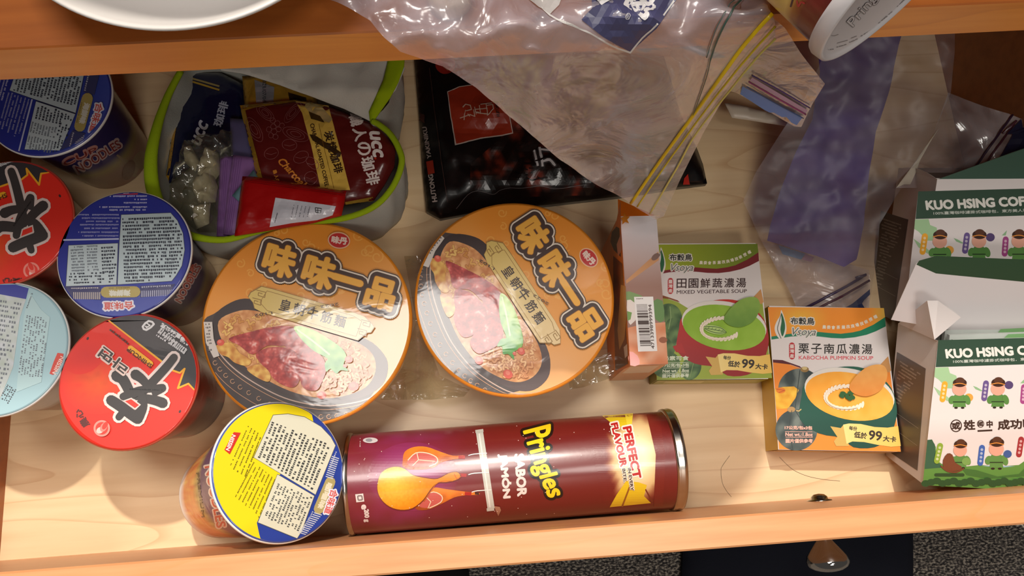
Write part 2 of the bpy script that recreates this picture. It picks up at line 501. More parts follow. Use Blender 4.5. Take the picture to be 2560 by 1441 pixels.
M_purple = film('purple tinted plastic', (112, 90, 162), 0.6, (78, 58, 126), 0.03, (7, 22, 10), 0.35, 0.5, 0.002, 1.0)
M_wrap = film('shrink wrap', (225, 222, 205), 0.05, (240, 235, 215), 0.14, (30, 50, 30), 0.7, 0.06)
M_inkfilm = film('printed plastic', (120, 118, 140), 0.6, (72, 72, 110), 0.1, (20, 20, 20), 0.4, 0.3)
m, nt, b = nm('loop carpet'); M_carpet = m
nz, bp = bump(nt, b, (330, 560, 400), 1.0, 0.004, 3.0)
r = ramp(nt, [(0.36, (26, 24, 26)), (0.5, (84, 78, 74)), (0.62, (170, 160, 146))]); nt.links.new(nz.outputs['Fac'], r.inputs[0])
nt.links.new(r.outputs[0], b.inputs['Base Color']); b.inputs['Roughness'].default_value = 0.95
# ---------------------------------------------------------------- the place
XL, XR, YF, YB, ZS = -0.394, 0.468, -0.0315, 0.46, 0.33
YS = 0.221
mb = MB(); box(mb, (-1.6, -1.4, -0.14), (1.6, 1.2, -0.12)); struct(mb, 'floor', M_carpet)
mb = MB(); box(mb, (-1.6, 0.78, -0.12), (1.6, 0.8, 0.33), (176, 160, 140)); struct(mb, 'wall_back', M_matte)
dr = thing('drawer', (0.037, 0.2, -0.012), 'pale wooden drawer pulled open, full of packets, with a chrome knob on its front', 'drawer')
mb = MB(); box(mb, (XL, YF, -0.012), (XR, YB, 0.0)); part(mb, 'bottom_panel', M_maple, dr)
mb = MB(); box(mb, (XL - 0.045, YF - 0.0198, -0.03), (XR + 0.045, YF, 0.1497), bev=0.0012)
fp = part(mb, 'front_panel', [M_edge, M_maple], dr)
for p in fp.data.polygons:
    if p.normal.y > 0.9: p.material_index = 1
mb = MB(); box(mb, (XL - 0.015, YF, -0.012), (XL, YB, 0.13), bev=0.001); part(mb, 'side_panel', M_shelf, dr)
mb = MB(); box(mb, (XR, YF, -0.012), (XR + 0.015, YB, 0.13), bev=0.001); part(mb, 'side_panel', M_shelf, dr)
mb = MB(); box(mb, (XL, YB, -0.012), (XR, YB + 0.015, 0.13), bev=0.001); part(mb, 'back_panel', M_shelf, dr)
kp = Vector((0.2565, YF - 0.0198, 0.052))
mb = MB(); lathe(mb, [(0.0085, 0), (0.0075, 0.001), (0.0052, 0.003), (0.0045, 0.006), (0.0062, 0.010), (0.0105, 0.0155), (0.0145, 0.0205), (0.0160, 0.0245), (0.0158, 0.0262), (0.0145, 0.0285), (0.011, 0.0308), (0.006, 0.0322), (0.0005, 0.0327)], kp, (0, -1, 0), 64, col=(205, 200, 196), cap1=True)
part(mb, 'knob', M_chrome, fp, 'chrome cone shaped knob')
sp = Vector((0.2595, YF, 0.048))
mb = MB(); lathe(mb, [(0.0095, 0), (0.0095, 0.0006), (0.0065, 0.0012), (0.0062, 0.003), (0.004, 0.0048), (0.0004, 0.0054)], sp, (0, 1, 0), 40, col=(150, 145, 130), cap1=True)
part(mb, 'screw', M_metal, fp, 'steel screw head with washer')
cb = thing('cabinet', (0.037, 0.5, -0.12), 'orange brown wooden cabinet with an open shelf above the drawer', 'cabinet')
mb = MB(); box(mb, (-0.47, YS, ZS - 0.0288), (0.55, 0.66, ZS), bev=0.0008)
sh = part(mb, 'shelf_board', [M_shelf, M_sedge_lit], cb)
for p in sh.data.polygons:
    if p.normal.y < -0.9: p.material_index = 1
for x0 in (-0.488, 0.55):
    mb = MB(); box(mb, (x0, YS, -0.12), (x0 + 0.018, 0.66, 0.76), bev=0.0008); part(mb, 'side_panel', M_shelf, cb)
mb = MB(); box(mb, (-0.488, 0.66, -0.12), (0.568, 0.678, 0.76)); part(mb, 'back_panel', M_shelf, cb)
mb = MB(); box(mb, (-0.47, 0.425, 0.76), (0.568, 0.678, 0.785), bev=0.001); part(mb, 'unseen_top_board', M_shelf, cb)  # unseen board, added so that its shade darkens the shelf top
mb = MB(); box(mb, (-0.47, YS + 0.02, -0.12), (0.55, 0.66, -0.04)); part(mb, 'bottom_board', M_shelf, cb)
# dark cloth on the carpet
def soft(outline, zf, g=10, puff=0.0, thick=0.001, edge=20, nz=0.0, ns=0.03, col=(200, 200, 200), sm=0, mat=0, k=0.0, both=True, colf=None):
    """a soft sheet or filled packet from an outline; zf gives its height"""
    if sm: outline = sp2(outline, sm)
    V, Fs, B = fill(outline, g)
    zz = zf if callable(zf) else (lambda x, y: zf)
    top = []; bot = []
    for (x, y) in V:
        d = edge_dist(x, y, B); t = min(1.0, d / edge); t = math.sin(t * math.pi / 2)
        z = zz(x, y)
        n = (fn(x, y, ns, k) + 0.5 * fn(x, y, ns * 2.3, k + 9)) * nz * (0.25 + 0.75 * t)
        p = U(x, y, z); u = U(x, y, z + 0.001) - p
        q = p.copy(); q.z = z
        top.append(Vector((q.x, q.y, z + puff * t + n))); bot.append(Vector((q.x, q.y, z - thick + (n if puff == 0 else 0))))
    mb = MB()
    c = [colf(x, y) for x, y in V] if colf else col
    mb.add(top, Fs, c, mat, True)
    if both:
        mb.add(bot, [f[::-1] for f in Fs], c, mat, True)
        # side walls on the boundary
        cnt = {}
        for f in Fs:
            for i in range(len(f)):
                e = (f[i], f[(i + 1) % len(f)])
                if (e[1], e[0]) in cnt: del cnt[(e[1], e[0])]
                else: cnt[e] = 1
        n0 = len(V)
        base = len(mb.v) - 2 * n0
        for (a, b_) in cnt:
            mb.f.append((base + a, base + n0 + a, base + n0 + b_, base + b_)); mb.m.append(mat); mb.sm.append(True)
    return mb
def topsurf(mb, n=None, z=0.05, div=14):
    return Bv(mb, z, div)
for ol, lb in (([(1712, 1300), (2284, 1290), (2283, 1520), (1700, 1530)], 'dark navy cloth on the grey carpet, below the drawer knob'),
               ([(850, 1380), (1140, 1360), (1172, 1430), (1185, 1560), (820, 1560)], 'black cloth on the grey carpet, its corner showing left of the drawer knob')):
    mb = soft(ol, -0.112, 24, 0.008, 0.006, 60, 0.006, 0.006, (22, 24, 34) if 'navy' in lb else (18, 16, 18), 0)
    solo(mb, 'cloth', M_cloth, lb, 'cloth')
# ---------------------------------------------------------------- noodle cups
def rot(cx, cy, ang, nx, ny, sc=1.0):
    ca, sa = math.cos(math.radians(ang)) * sc, math.sin(math.radians(ang)) * sc
    return lambda x, y: (nx + (x - cx) * ca - (y - cy) * sa, ny + (x - cx) * sa + (y - cy) * ca)
CR = 0.0485
def cup(label, cpx, art, wall, rimcol=(225, 222, 218), skirt=(40, 50, 140), sidefn=None, axis=None, base=None, zt=0.107, R=CR, rb=0.0345, hgt=0.107, group='cup noodles in the drawer', name='noodle_cup', cat='cup noodles', lidm=None):
    if axis is None:
        c = U(cpx[0], cpx[1], zt); ax = Vector((0, 0, 1)); b0 = Vector((c.x, c.y, 0))
    else:
        ax = Vector(axis).normalized(); b0 = Vector(base)
    t = thing(name, tuple(b0), label, cat, group)
    h = hgt
    body = MB()
    prof = [(rb - 0.002, 0.0), (rb, 0.0008), (rb, 0.004), (rb + (R - 0.0035 - rb) * 0.5, h * 0.5), (R - 0.0035, h - 0.004), (R - 0.0032, h - 0.003)]
    pr = []
    for i in range(len(prof) - 1):
        for k in range(4):
            f = k / 4; pr.append((prof[i][0] * (1 - f) + prof[i + 1][0] * f, prof[i][1] * (1 - f) + prof[i + 1][1] * f))
    pr.append(prof[-1])
    lathe(body, pr, b0, ax, 96, colf=wall, cap0=True)
    if sidefn:
        a = Art(Bv(body, 0.05, 9)); sidefn(a); a.merge(body)
    part(body, 'cup_body', M_cup, t)
    rim = MB(); lathe(rim, [(R - 0.0035, h - 0.0035), (R, h - 0.0035), (R + 0.0012, h - 0.0022), (R + 0.0008, h - 0.0006), (R - 0.0035, h - 0.0006)], b0, ax, 96, col=rimcol)
    part(rim, 'rim', M_plast, t, 'pale rolled rim')
    O = b0 + ax * (h + 0.0004)
    lid = MB(); lathe(lid, [(R + 0.0003, h - 0.0009), (R + 0.0001, h - 0.0002), (R - 0.0006, h + 0.0004), (0.0005, h + 0.0004)], b0, ax, 96, col=skirt, cap1=True)
    a = Art(Pl(O, ax, R - 0.0007)); art(a); a.merge(lid)
    part(lid, 'lid', lidm or M_film, t)
    return t
# purple-blue cup: traced around its own centre (311, 634)
DK = (52, 60, 74)
def lid_blue(a, tf=None):
    a.fr = (0, 400, 3.6018); a.tf = tf
    C0 = (1120, 843)
    a.ell(C0[0], C0[1], 640, 640, (38, 50, 148), n=72)
    a.ell(C0[0], C0[1] + 200, 520, 380, lambda x, y: mixc((38, 50, 148), (70, 88, 176), (y - 800) / 700), n=60, g=60)
    a.poly([(1030, 288), (1245, 286), (1240, 312), (1035, 314)], (214, 60, 40))
    a.line([(1110, 300), (1160, 296)], 8, (240, 220, 210))
    for y, x0, x1 in ((332, 935, 1340), (362, 1210, 1330), (392, 1100, 1335), (430, 895, 1335), (456, 985, 1330)):
        a.tiny((x0, y - 12), (x1, y - 12), 26, 1, (176, 178, 214), 14, 0.2, seed=y)
    for i, y in enumerate((500, 530, 560, 590, 622, 657, 690)):
        a.tiny((700 + (i * 37) % 90, y - 12), (1078, y - 12), 24, 1, (150, 154, 200), 12, 0.2, seed=y)
    a.line([(570, 722), (1070, 712)], 14, (190, 195, 225))
    A = [(1088, 492), (1538, 474), (1600, 545), (1650, 660), (1666, 810), (1640, 955), (1590, 1040), (1548, 1094), (1055, 1126), (1072, 740)]
    a.poly(A, (60, 66, 78)); a.poly([(x * 0.985 + 1380 * 0.015, y * 0.988 + 800 * 0.012) for x, y in A], (190, 206, 212))
    a.tiny((1100, 495), (1640, 478), 620, 20, DK, 20, 0.22, clip=[(x * 0.96 + 1370 * 0.04, y * 0.96 + 800 * 0.04) for x, y in A], fillh=0.62, seed=3)
    Bp = [(614, 768), (1066, 748), (1052, 1126), (590, 1142)]
    a.poly(Bp, (60, 66, 78)); a.poly([(x * 0.98 + 830 * 0.02, y * 0.98 + 945 * 0.02) for x, y in Bp], (194, 208, 214))
    a.tiny((635, 780), (760, 774), 240, 9, (120, 130, 140), 14, 0.15, seed=5)
    a.tiny((780, 772), (880, 768), 240, 9, (120, 130, 140), 14, 0.15, seed=6)
    a.tiny((910, 785), (1045, 778), 250, 8, DK, 22, 0.25, seed=7)
    a.tiny((620, 1020), (1040, 1008), 110, 4, DK, 20, 0.25, seed=8, dens=0.6)
    a.poly([(560, 1150), (905, 1140), (905, 1262), (640, 1262)], (62, 66, 110))
    a.poly([(1262, 1135), (1580, 1118), (1540, 1235), (1262, 1240)], (62, 66, 110))
    for i in range(14):
        x = 660 + i * 18
        a.poly([(x, 1192), (x + 9, 1192), (x + 9, 1256), (x, 1256)], (196, 186, 178), L=8)
    for i in range(15):
        x = 1274 + i * 19; y = -i * 0.8
        a.poly([(x, 1180 + y), (x + 9, 1180 + y), (x + 9, 1236 + y), (x, 1236 + y)], (176, 178, 204), L=8)
    a.tiny((640, 1152), (900, 1146), 26, 1, (196, 190, 190), 18, 0.4, seed=9, dens=1)
    a.tiny((1275, 1140), (1560, 1126), 26, 1, (186, 188, 205), 18, 0.4, seed=10, dens=1)
    a.line([(955, 1192), (1215, 1188)], 100, (182, 164, 96), cap=2)
    a.text('海鮮味', (1172, 1172), (984, 1176), 52, (222, 220, 205), bold=4)
    a.tiny((980, 1152), (1190, 1146), 16, 1, (120, 105, 60), 14, 0.3, seed=2)
    a.text('合味道', (1205, 1274), (930, 1282), 74, (228, 226, 238), bold=13)
    a.text('合味道', (1200, 1276), (935, 1284), 68, (214, 92, 84), bold=2)
def wall_blue(a, h):
    t = h / 0.107
    if t > 0.93: return (70, 60, 120)
    if t > 0.42: return (44, 36, 96)
    if t > 0.36: return (150, 130, 80)
    return (150, 110, 90)
def side_blue2(a):
    a.text('NOODLES', (452, 758), (503, 668), 17, (232, 218, 220), bold=3.0)
    a.text('NOODLES', (452, 758), (503, 668), 17, (196, 60, 56), bold=0.3)
    a.text('CUP', (472, 706), (488, 664), 9, (226, 120, 110), bold=1)
def side_blue1(a):
    a.text('CUP', (160, 416), (246, 378), 16, (210, 150, 140), bold=3)
    a.text('CUP', (162, 415), (244, 379), 13, (150, 50, 45), bold=0.3)
    a.text('NOODLES', (196, 436), (306, 366), 24, (200, 170, 165), bold=3)
    a.text('NOODLES', (198, 434), (304, 367), 21, (140, 40, 38), bold=0.3)
    a.ell(345, 410, 16, 34, (150, 128, 96), 20); a.ell(322, 425, 14, 26, (120, 84, 60), 20)
cup('blue noodle cup with white nutrition panels, beside the orange noodle bowl', (311, 634), lid_blue, wall_blue, sidefn=side_blue2)
cup('blue noodle cup standing furthest back, half hidden under the shelf', (119, 245), lambda a: lid_blue(a, rot(311, 634, -74, 119, 245)), wall_blue, sidefn=side_blue1)
# red spicy cup traced around (322, 952)
def lid_red(a, tf=None):
    a.fr = (0, 700, 3.2018); a.tf = tf
    cx, cy = 1031, 807
    a.ell(cx, cy, 560, 560, (226, 44, 30), n=80)
    def flame(x, y):
        d = math.hypot((x - 780) / 1.3, y - 820) / 230
        n = 0.5 + fn(x, y, 0.016, 2.0) * 1.2
        return mixc((228, 48, 32), mixc((232, 110, 30), (216, 70, 30), n), max(0, 1 - d) * (0.4 + n))
    a.ell(780, 830, 280, 250, flame, g=22)
    a.ell(690, 600, 190, 130, lambda x, y: mixc((214, 40, 34), (226, 44, 30), math.hypot((x - 690) / 190, (y - 600) / 130)), -40, g=30)
    bl = [(868, 322), (1295, 655), (1360, 718), (1440, 746), (1478, 712), (1424, 868), (1508, 832), (1578, 884)]
    arc = []
    for i in range(20):
        t = math.radians(8 - i * (8 + 112) / 19)
        arc.append((cx + 556 * math.cos(t), cy + 556 * math.sin(t)))
    a.poly(bl + arc, (54, 52, 56))
    a.line(bl, 15, (240, 170, 40))
    # brush strokes of the big character: pale outline then dark
    ST = [([(1392, 622), (1330, 700), (1190, 850), (1100, 930)], 62, 74), ([(1085, 760), (1130, 790), (1185, 850)], 84, 60), ([(935, 770), (985, 800), (1040, 905)], 92, 80),
          ([(985, 935), (1110, 885), (1240, 870), (1300, 862)], 60, 58), ([(1300, 868), (1240, 905)], 60, 54), ([(890, 965), (960, 1010), (1040, 1070), (1100, 1110)], 84, 90),
          ([(1010, 945), (1100, 900)], 64, 60), ([(1160, 950), (1240, 965), (1300, 985)], 70, 84), ([(1135, 930), (1140, 1010), (1105, 1090)], 62, 96), ([(1000, 1040), (950, 1100)], 60, 54), ([(1115, 1000), (1145, 960)], 60, 60)]
    for p, w0, w1 in ST: a.line(p, w0 + 44, (226, 206, 200), sm=4, w1=w1 + 44, cap=2)
    for p, w0, w1 in ST: a.line(p, w0, (60, 56, 56), sm=4, w1=w1, cap=2)
    a.poly([(985, 968), (1052, 944), (1128, 1000), (1085, 1042)], (214, 196, 188))
    a.poly([(1000, 972), (1050, 956), (1112, 1003), (1080, 1028)], (226, 50, 36))
    a.text('라면', (1040, 690), (828, 530), 96, (228, 200, 190), bold=12)
    a.text('라면', (1036, 688), (832, 534), 88, (70, 62, 60), bold=3)
    a.line([(1205, 672), (1045, 548)], 44, (244, 176, 40), cap=2)
    a.text('SHINCUP', (1222, 682), (1030, 540), 32, (96, 44, 24), bold=2)
    a.tiny((1022, 520), (850, 385), 34, 1, (92, 40, 36), 26, 0.3, seed=4, dens=1)
    a.line([(1190, 330), (1232, 355), (1172, 402), (1142, 375)], 16, (222, 220, 222), sm=2, closed=True)
    a.line([(1178, 350), (1200, 365), (1172, 384)], 10, (222, 220, 222)); a.line([(1160, 372), (1185, 378)], 10, (222, 220, 222))
    a.text('淨重:66公克', (1492, 470), (1300, 345), 34, (215, 212, 214), bold=2.5)
    a.tiny((1500, 560), (1270, 375), -90, 1, (190, 188, 190), 24, 0.3, seed=7)
    for i in range(3):
        o = i * 32
        a.tiny((1500 - i * 12, 530 + o), (1270 - i * 20, 385 + o * 0.8), 26, 1, (205, 202, 205), 20, 0.3, seed=17 + i)
    a.tiny((1330, 890), (1030, 880), 18, 1, (30, 28, 30), 14, 0.3, seed=5)
    a.ell(815, 1190, 66, 66, (238, 140, 128)); a.ell(815, 1190, 50, 50, (228, 60, 48)); a.ell(800, 1206, 30, 24, (240, 190, 180), -30); a.ell(830, 1180, 26, 40, (238, 130, 118), 30); a.ell(840, 1168, 18, 34, (228, 60, 48), 30)
    a.text('農心', (722, 1158), (640, 1030), 62, (90, 36, 32), bold=3)
    for p in ((702, 470), (1440, 1055)): a.ell(p[0], p[1], 9, 13, (70, 40, 40), 30)
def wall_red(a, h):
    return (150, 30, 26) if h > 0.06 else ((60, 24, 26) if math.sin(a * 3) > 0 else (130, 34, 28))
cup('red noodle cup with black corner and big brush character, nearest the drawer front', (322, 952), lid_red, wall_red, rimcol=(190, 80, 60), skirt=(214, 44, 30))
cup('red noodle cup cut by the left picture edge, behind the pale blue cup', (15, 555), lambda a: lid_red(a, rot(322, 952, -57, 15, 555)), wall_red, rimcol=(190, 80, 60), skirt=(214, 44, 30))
def lid_pale(a):
    a.fr = (0, 700, 3.2018)
    a.ell(-10, 550, 560, 560, (160, 192, 200), n=80)
    a.poly([(-300, 120), (-200, 40), (-10, 0), (130, 20), (230, 68), (208, 155), (-300, 60)], (54, 62, 150))
    W1 = [(-300, 60), (208, 155), (160, 300), (105, 700), (-40, 1050), (-400, 900)]
    a.poly(W1, lambda x, y: mixc((176, 186, 176), (196, 200, 206), 0.5 + fn(x, y, 0.02, 3)), g=30)
    a.tiny((-260, 120), (190, 190), 760, 20, (110, 116, 124), 22, 0.35, clip=[(-280, 90), (190, 175), (140, 300), (90, 700), (-50, 1000), (-300, 900)], seed=31, fillh=0.5, dens=0.75)
    W2 = [(235, 100), (330, 240), (400, 300), (330, 820), (130, 900), (190, 300)]
    a.poly(W2, (172, 200, 204))
    a.tiny((400, 310), (330, 800), 200, 9, (104, 112, 122), 16, 0.35, clip=W2, seed=41, dens=0.7)
    a.tiny((262, 110), (215, 240), 18, 1, (100, 110, 118), 14, 0.3, seed=42)
    a.tiny((130, 880), (60, 1000), 90, 5, (80, 84, 90), 18, 0.4, seed=43)
    a.poly([(460, 585), (508, 592), (500, 660), (424, 762), (396, 752), (430, 655)], (206, 70, 58))
    a.text('NISSIN', (486, 610), (418, 745), 34, (236, 200, 190), bold=1.5)
cup('pale blue noodle cup with speckled label at the left end of the drawer', (-3, 872), lid_pale, lambda a, h: (120, 96, 80) if h < 0.06 else (176, 190, 196), skirt=(150, 184, 194))
# yellow and blue cup leaning on the tall can
tilt = math.radians(39)
axv = Vector((math.sin(tilt) * math.cos(math.radians(8)), math.sin(tilt) * math.sin(math.radians(8)) + 0.02, math.cos(tilt))).normalized()
LC = U(707, 1190, 0.104) + Vector((-0.001, 0.0035, 0))
b0 = LC - axv * 0.107
low = b0.z - 0.0345 * math.sqrt(1 - axv.z ** 2)
b0.z -= low - 0.0004
def lid_yel(a):
    a.fr = (420, 1000, 3.602)
    cx, cy = 1034, 684
    a.ell(cx, cy, 700, 700, (34, 60, 152), n=90)
    def arc(t0, t1, n=24, r=700): return [(cx + r * math.cos(math.radians(t0 + (t1 - t0) * i / n)), cy + r * math.sin(math.radians(t0 + (t1 - t0) * i / n))) for i in range(n + 1)]
    a.poly(arc(-70, -255) + [(800, 1110), (985, 700), (1330, 300)], (236, 214, 16), g=60)
    A = [(945, 135), (1080, 124), (1232, 152), (1380, 240), (1470, 335), (1512, 412), (1330, 860), (768, 520)]
    a.poly(A, (92, 92, 80)); AI = [(x * 0.985 + 1150 * 0.015, y * 0.985 + 480 * 0.015) for x, y in A]; a.poly(AI, (216, 214, 192))
    a.tiny((1500, 420), (1330, 850), 740, 19, (64, 66, 66), 22, 0.3, clip=[(x * 0.95 + 1150 * 0.05, y * 0.95 + 480 * 0.05) for x, y in A], seed=51, fillh=0.55)
    Bp = [(985, 668), (1322, 866), (1205, 1190), (1165, 1255), (1125, 1238), (806, 1108)]
    a.poly(Bp, (92, 92, 80)); a.poly([(x * 0.98 + 1060 * 0.02, y * 0.98 + 950 * 0.02) for x, y in Bp], (216, 214, 192))
    a.tiny((1300, 880), (1170, 1200), 380, 12, (74, 76, 76), 18, 0.35, clip=[(x * 0.93 + 1060 * 0.07, y * 0.93 + 950 * 0.07) for x, y in Bp], seed=52, dens=0.75)
    for i in range(5):
        o = i * 29
        a.tiny((720 + o, 235 + i * 20), (545 + i * 34, 620 + i * 22), -20, 1, (110, 100, 14), 16, 0.25, seed=60 + i)
    for i in range(8):
        a.tiny((770 + i * 27, 560 + i * 22), (600 + i * 30, 880 + i * 26), -16, 1, (120, 108, 16), 15, 0.25, seed=70 + i)
    a.poly([(592, 292), (655, 298), (556, 492), (508, 452)], (206, 44, 34))
    a.text('NISSIN', (578, 312), (521, 448), 34, (240, 225, 220), bold=2)
    a.line([(1462, 740), (1358, 985)], 92, (176, 160, 104), cap=2)
    a.text('咖哩味', (1436, 745), (1346, 970), 48, (226, 218, 190), bold=4)
    a.text('合味道', (1466, 800), (1402, 1025), 74, (226, 226, 236), bold=12)
    a.text('合味道', (1468, 804), (1404, 1020), 68, (214, 90, 84), bold=2)
    for i in range(11):
        x, y = 1500 - i * 5.5 + 40, 510 + i * 18
        a.line([(x - 65, y), (x, y + 22)], 9, (196, 200, 214), L=9)
    for i in range(12):
        x, y = 1385 - i * 13, 1040 + i * 16
        a.line([(x - 70, y - 22), (x, y)], 9, (196, 200, 214), L=9)
    a.tiny((1520, 470), (1450, 650), 20, 1, (190, 195, 210), 16, 0.4, seed=80, dens=1)
    a.tiny((1310, 1010), (1190, 1220), 20, 1, (190, 195, 210), 16, 0.4, seed=81, dens=1)
def wall_yel(a, h):
    t = h / 0.107
    n = fn(a * 9, h * 900, 1.0, 4)
    if t > 0.96: return (226, 226, 214)
    if t > 0.5: return mixc((60, 34, 92), (74, 46, 108), n + 0.5)
    if t > 0.40: return mixc((150, 126, 56), (196, 172, 90), 0.5 + math.sin(a * 60) * 0.5)
    if t > 0.06: return mixc((214, 96, 34), (238, 186, 84), 0.5 + n)
    return (230, 226, 220)
def side_yel(a):
    a.fr = (420, 1000, 3.602)
    a.text('NOODLES', (330, 600), (440, 1160), 88, (236, 214, 196), bold=12)
    a.text('NOODLES', (334, 606), (443, 1154), 80, (206, 52, 40), bold=3)
    a.text('CUP', (428, 640), (490, 960), 42, (226, 150, 136), bold=4)
    a.text('CUP', (431, 646), (492, 954), 36, (196, 70, 60), bold=1)
    a.text('PREMIUM', (256, 660), (306, 1060), 22, (84, 70, 30), bold=1)
R5 = random.Random(4)
cup('yellow and blue noodle cup leaning against the end of the long maroon can', (707, 1190), lid_yel, wall_yel, rimcol=(226, 222, 214), skirt=(60, 80, 150), sidefn=side_yel, axis=axv, base=b0)
# ---------------------------------------------------------------- big noodle bowls
OR = (238, 150, 38)
def lid_bowl(a, tf=None):
    a.fr = (480, 540, 2.7707); a.tf = tf
    cx, cy = 798, 729
    def bg(x, y):
        t = (y - 100) / 1200 + (x - 800) / 3000
        n = fn(x, y, 0.004, 3) * 0.25
        return mixc((232, 142, 34), (240, 176, 110), t + n)
    a.ell(cx, cy, 760, 760, bg, n=90, g=70)
    R = random.Random(11)
    # pale cloud scrolls printed on the upper part
    for i in range(34):
        x = R.uniform(300, 1460); y = R.uniform(60, 640); r = R.uniform(22, 46)
        if math.hypot(x - cx, y - cy) > 700: continue
        s0 = R.uniform(0, 360)
        pts = []
        for k in range(16):
            t = math.radians(s0 + k * 26); q = r * (1 - k / 24)
            pts.append((x + q * math.cos(t), y + q * math.sin(t)))
        a.line(pts, 9, mixc(bg(x, y), (250, 196, 110), 0.42))
    # dark soup bowl across the lower left of the lid
    arcb = [(cx + 752 * math.cos(math.radians(t)), cy + 752 * math.sin(math.radians(t))) for t in range(62, 182, 5)]
    a.poly([(1345, 1010), (1340, 1110), (1240, 1250)] + arcb + [(60, 720), (150, 680), (270, 600), (390, 580), (700, 700)], (70, 58, 56), g=60)
    a.poly(sp2([(150, 700), (270, 600), (400, 575), (560, 640), (900, 760), (1200, 850), (1330, 960), (1358, 1060), (1320, 1170), (1200, 1250), (1020, 1288), (860, 1290), (640, 1240), (420, 1130), (250, 1000), (160, 860)], 4), lambda x, y: mixc((54, 40, 40), (92, 72, 70), (x - 200) / 1400), g=60)
    ins = sp2([(185, 730), (300, 665), (420, 655), (600, 700), (900, 800), (1130, 870), (1250, 960), (1270, 1080), (1200, 1190), (1040, 1252), (880, 1262), (680, 1215), (470, 1110), (300, 990), (205, 860)], 4)
    def soup(x, y):
        n = fn(x, y, 0.02, 5) + 0.6 * fn(x, y, 0.06, 7)
        return mixc((196, 120, 62), (236, 178, 118), 0.55 + n)
    a.poly(ins, soup, g=20)
    rim = sp2([(130, 780), (160, 900), (260, 1030), (420, 1150), (640, 1262), (860, 1312), (1030, 1310), (1220, 1268), (1345, 1180)], 6, False)
    a.line(rim, 8, (206, 176, 160)); a.line([(x - 10, y + 26) for x, y in rim], 4, (214, 160, 120))
    low = [(x - 26, y + 76) for x, y in rim if x > 170]
    a.line([(x - 40, y + 120) for x, y in rim if x > 190], 4, (206, 150, 110))
    for i in range(1, len(low) - 1, 2):
        x, y = low[i]
        a.line([(x + 15 * math.cos(math.radians(t)), y + 15 * math.sin(math.radians(t))) for t in range(20, 320, 40)], 4, (210, 160, 122))
    # noodles
    for i in range(150):
        if i % 3: x = R.uniform(880, 1280); y = R.uniform(840, 1250)
        else: x = R.uniform(200, 620); y = R.uniform(665, 1000)
        if not inside(x, y, ins) or edge_dist(x, y, ins) < 26: continue
        an = R.uniform(0, 360); w = R.uniform(11, 17); l = R.uniform(12, 22); c = mixc((214, 140, 84), (246, 200, 144), R.random())
        if x < 640: c = mixc((206, 138, 60), (240, 196, 110), R.random())
        p = []
        for k in range(6):
            u = (k - 2.5) * l * 0.55; v = math.sin(k * 1.6 + i) * w * 0.8
            ca, sa = math.cos(math.radians(an)), math.sin(math.radians(an)); p.append((x + u * ca - v * sa, y + u * sa + v * ca))
        p = [q for q in p if inside(q[0], q[1], ins)]
        if len(p) > 2:
            a.line(p, w + 4, mixc(c, (170, 92, 50), 0.55), sm=3); a.line(p, w * 0.75, c, sm=3)
    # braised beef
    def beef(k):
        def f(x, y):
            n = fn(x, y, 0.022, k) * 1.1 + fn(x, y, 0.07, k + 3) * 0.7
            c = mixc((150, 34, 34), (214, 86, 76), 0.45 + n)
            return mixc(c, (244, 190, 180), max(0, n - 0.42) * 2.2)
        return f
    a.poly([(255, 850), (420, 800), (560, 770), (690, 770), (760, 860), (640, 900), (520, 900), (420, 960), (330, 900)], beef(1), g=12, sm=4)
    a.poly([(560, 780), (700, 770), (790, 860), (860, 930), (740, 960), (640, 900)], beef(9), g=12, sm=4)
    a.poly([(440, 960), (560, 910), (700, 930), (740, 1010), (750, 1120), (700, 1190), (590, 1150), (520, 1070)], beef(3), g=12, sm=4)
    a.poly([(730, 940), (820, 920), (905, 980), (930, 1060), (905, 1140), (860, 1210), (770, 1190), (740, 1080)], beef(5), g=10, sm=4)
    def egg(x, y): return mixc((196, 120, 40), (240, 196, 100), 0.5 + fn(x, y, 0.03, 8) * 1.2)
    a.poly([(165, 900), (270, 880), (330, 950), (410, 1000), (380, 1040), (300, 1020), (250, 980), (200, 960)], egg, g=14, sm=4)
    a.poly([(380, 1060), (470, 1030), (540, 1090), (530, 1150), (450, 1120)], egg, g=14, sm=4)
    # green vegetable
    def pak(x, y):
        t = (y - 770) / 320; n = fn(x, y, 0.02, 3)
        return mixc((190, 224, 120), (70, 160, 60), t + n * 0.6)
    a.poly([(705, 772), (760, 765), (860, 800), (960, 860), (1040, 920), (1070, 975), (1050, 1030), (1085, 1075), (1030, 1070), (1000, 1095), (960, 1060), (930, 1080), (920, 1020), (940, 990), (850, 940), (780, 880), (730, 820)], pak, g=14, sm=3)
    a.line([(730, 790), (840, 870), (950, 960)], 12, (216, 240, 180), sm=4)
    for x, y, r in ((1120, 1182, 36), (898, 1243, 32), (1086, 995, 28), (198, 878, 26), (1060, 1040, 14)): a.ell(x, y, r, r * 0.85, (222, 86, 64)); a.ell(x - 6, y - 6, r * 0.5, r * 0.4, (236, 128, 104))
    # white strip at the left rim
    a.poly([(78, 735), (140, 735), (150, 850), (190, 970), (150, 985), (96, 880)], (214, 204, 196)); a.tiny((92, 748), (130, 744), 200, 9, (110, 100, 96), 12, 0.3, seed=4)
    # banner
    ban = [(404, 528), (478, 486), (560, 505), (1130, 672), (1200, 700), (1240, 740), (1266, 772), (1240, 810), (1215, 812), (1150, 866), (1080, 846), (480, 668), (430, 640), (420, 600), (386, 560)]
    a.poly(ban, (150, 112, 48)); a.poly([(x * 0.988 + 830 * 0.012, y * 0.97 + 675 * 0.03) for x, y in ban], lambda x, y: mixc((216, 186, 100), (238, 210, 158), (x - 400) / 800), g=60)
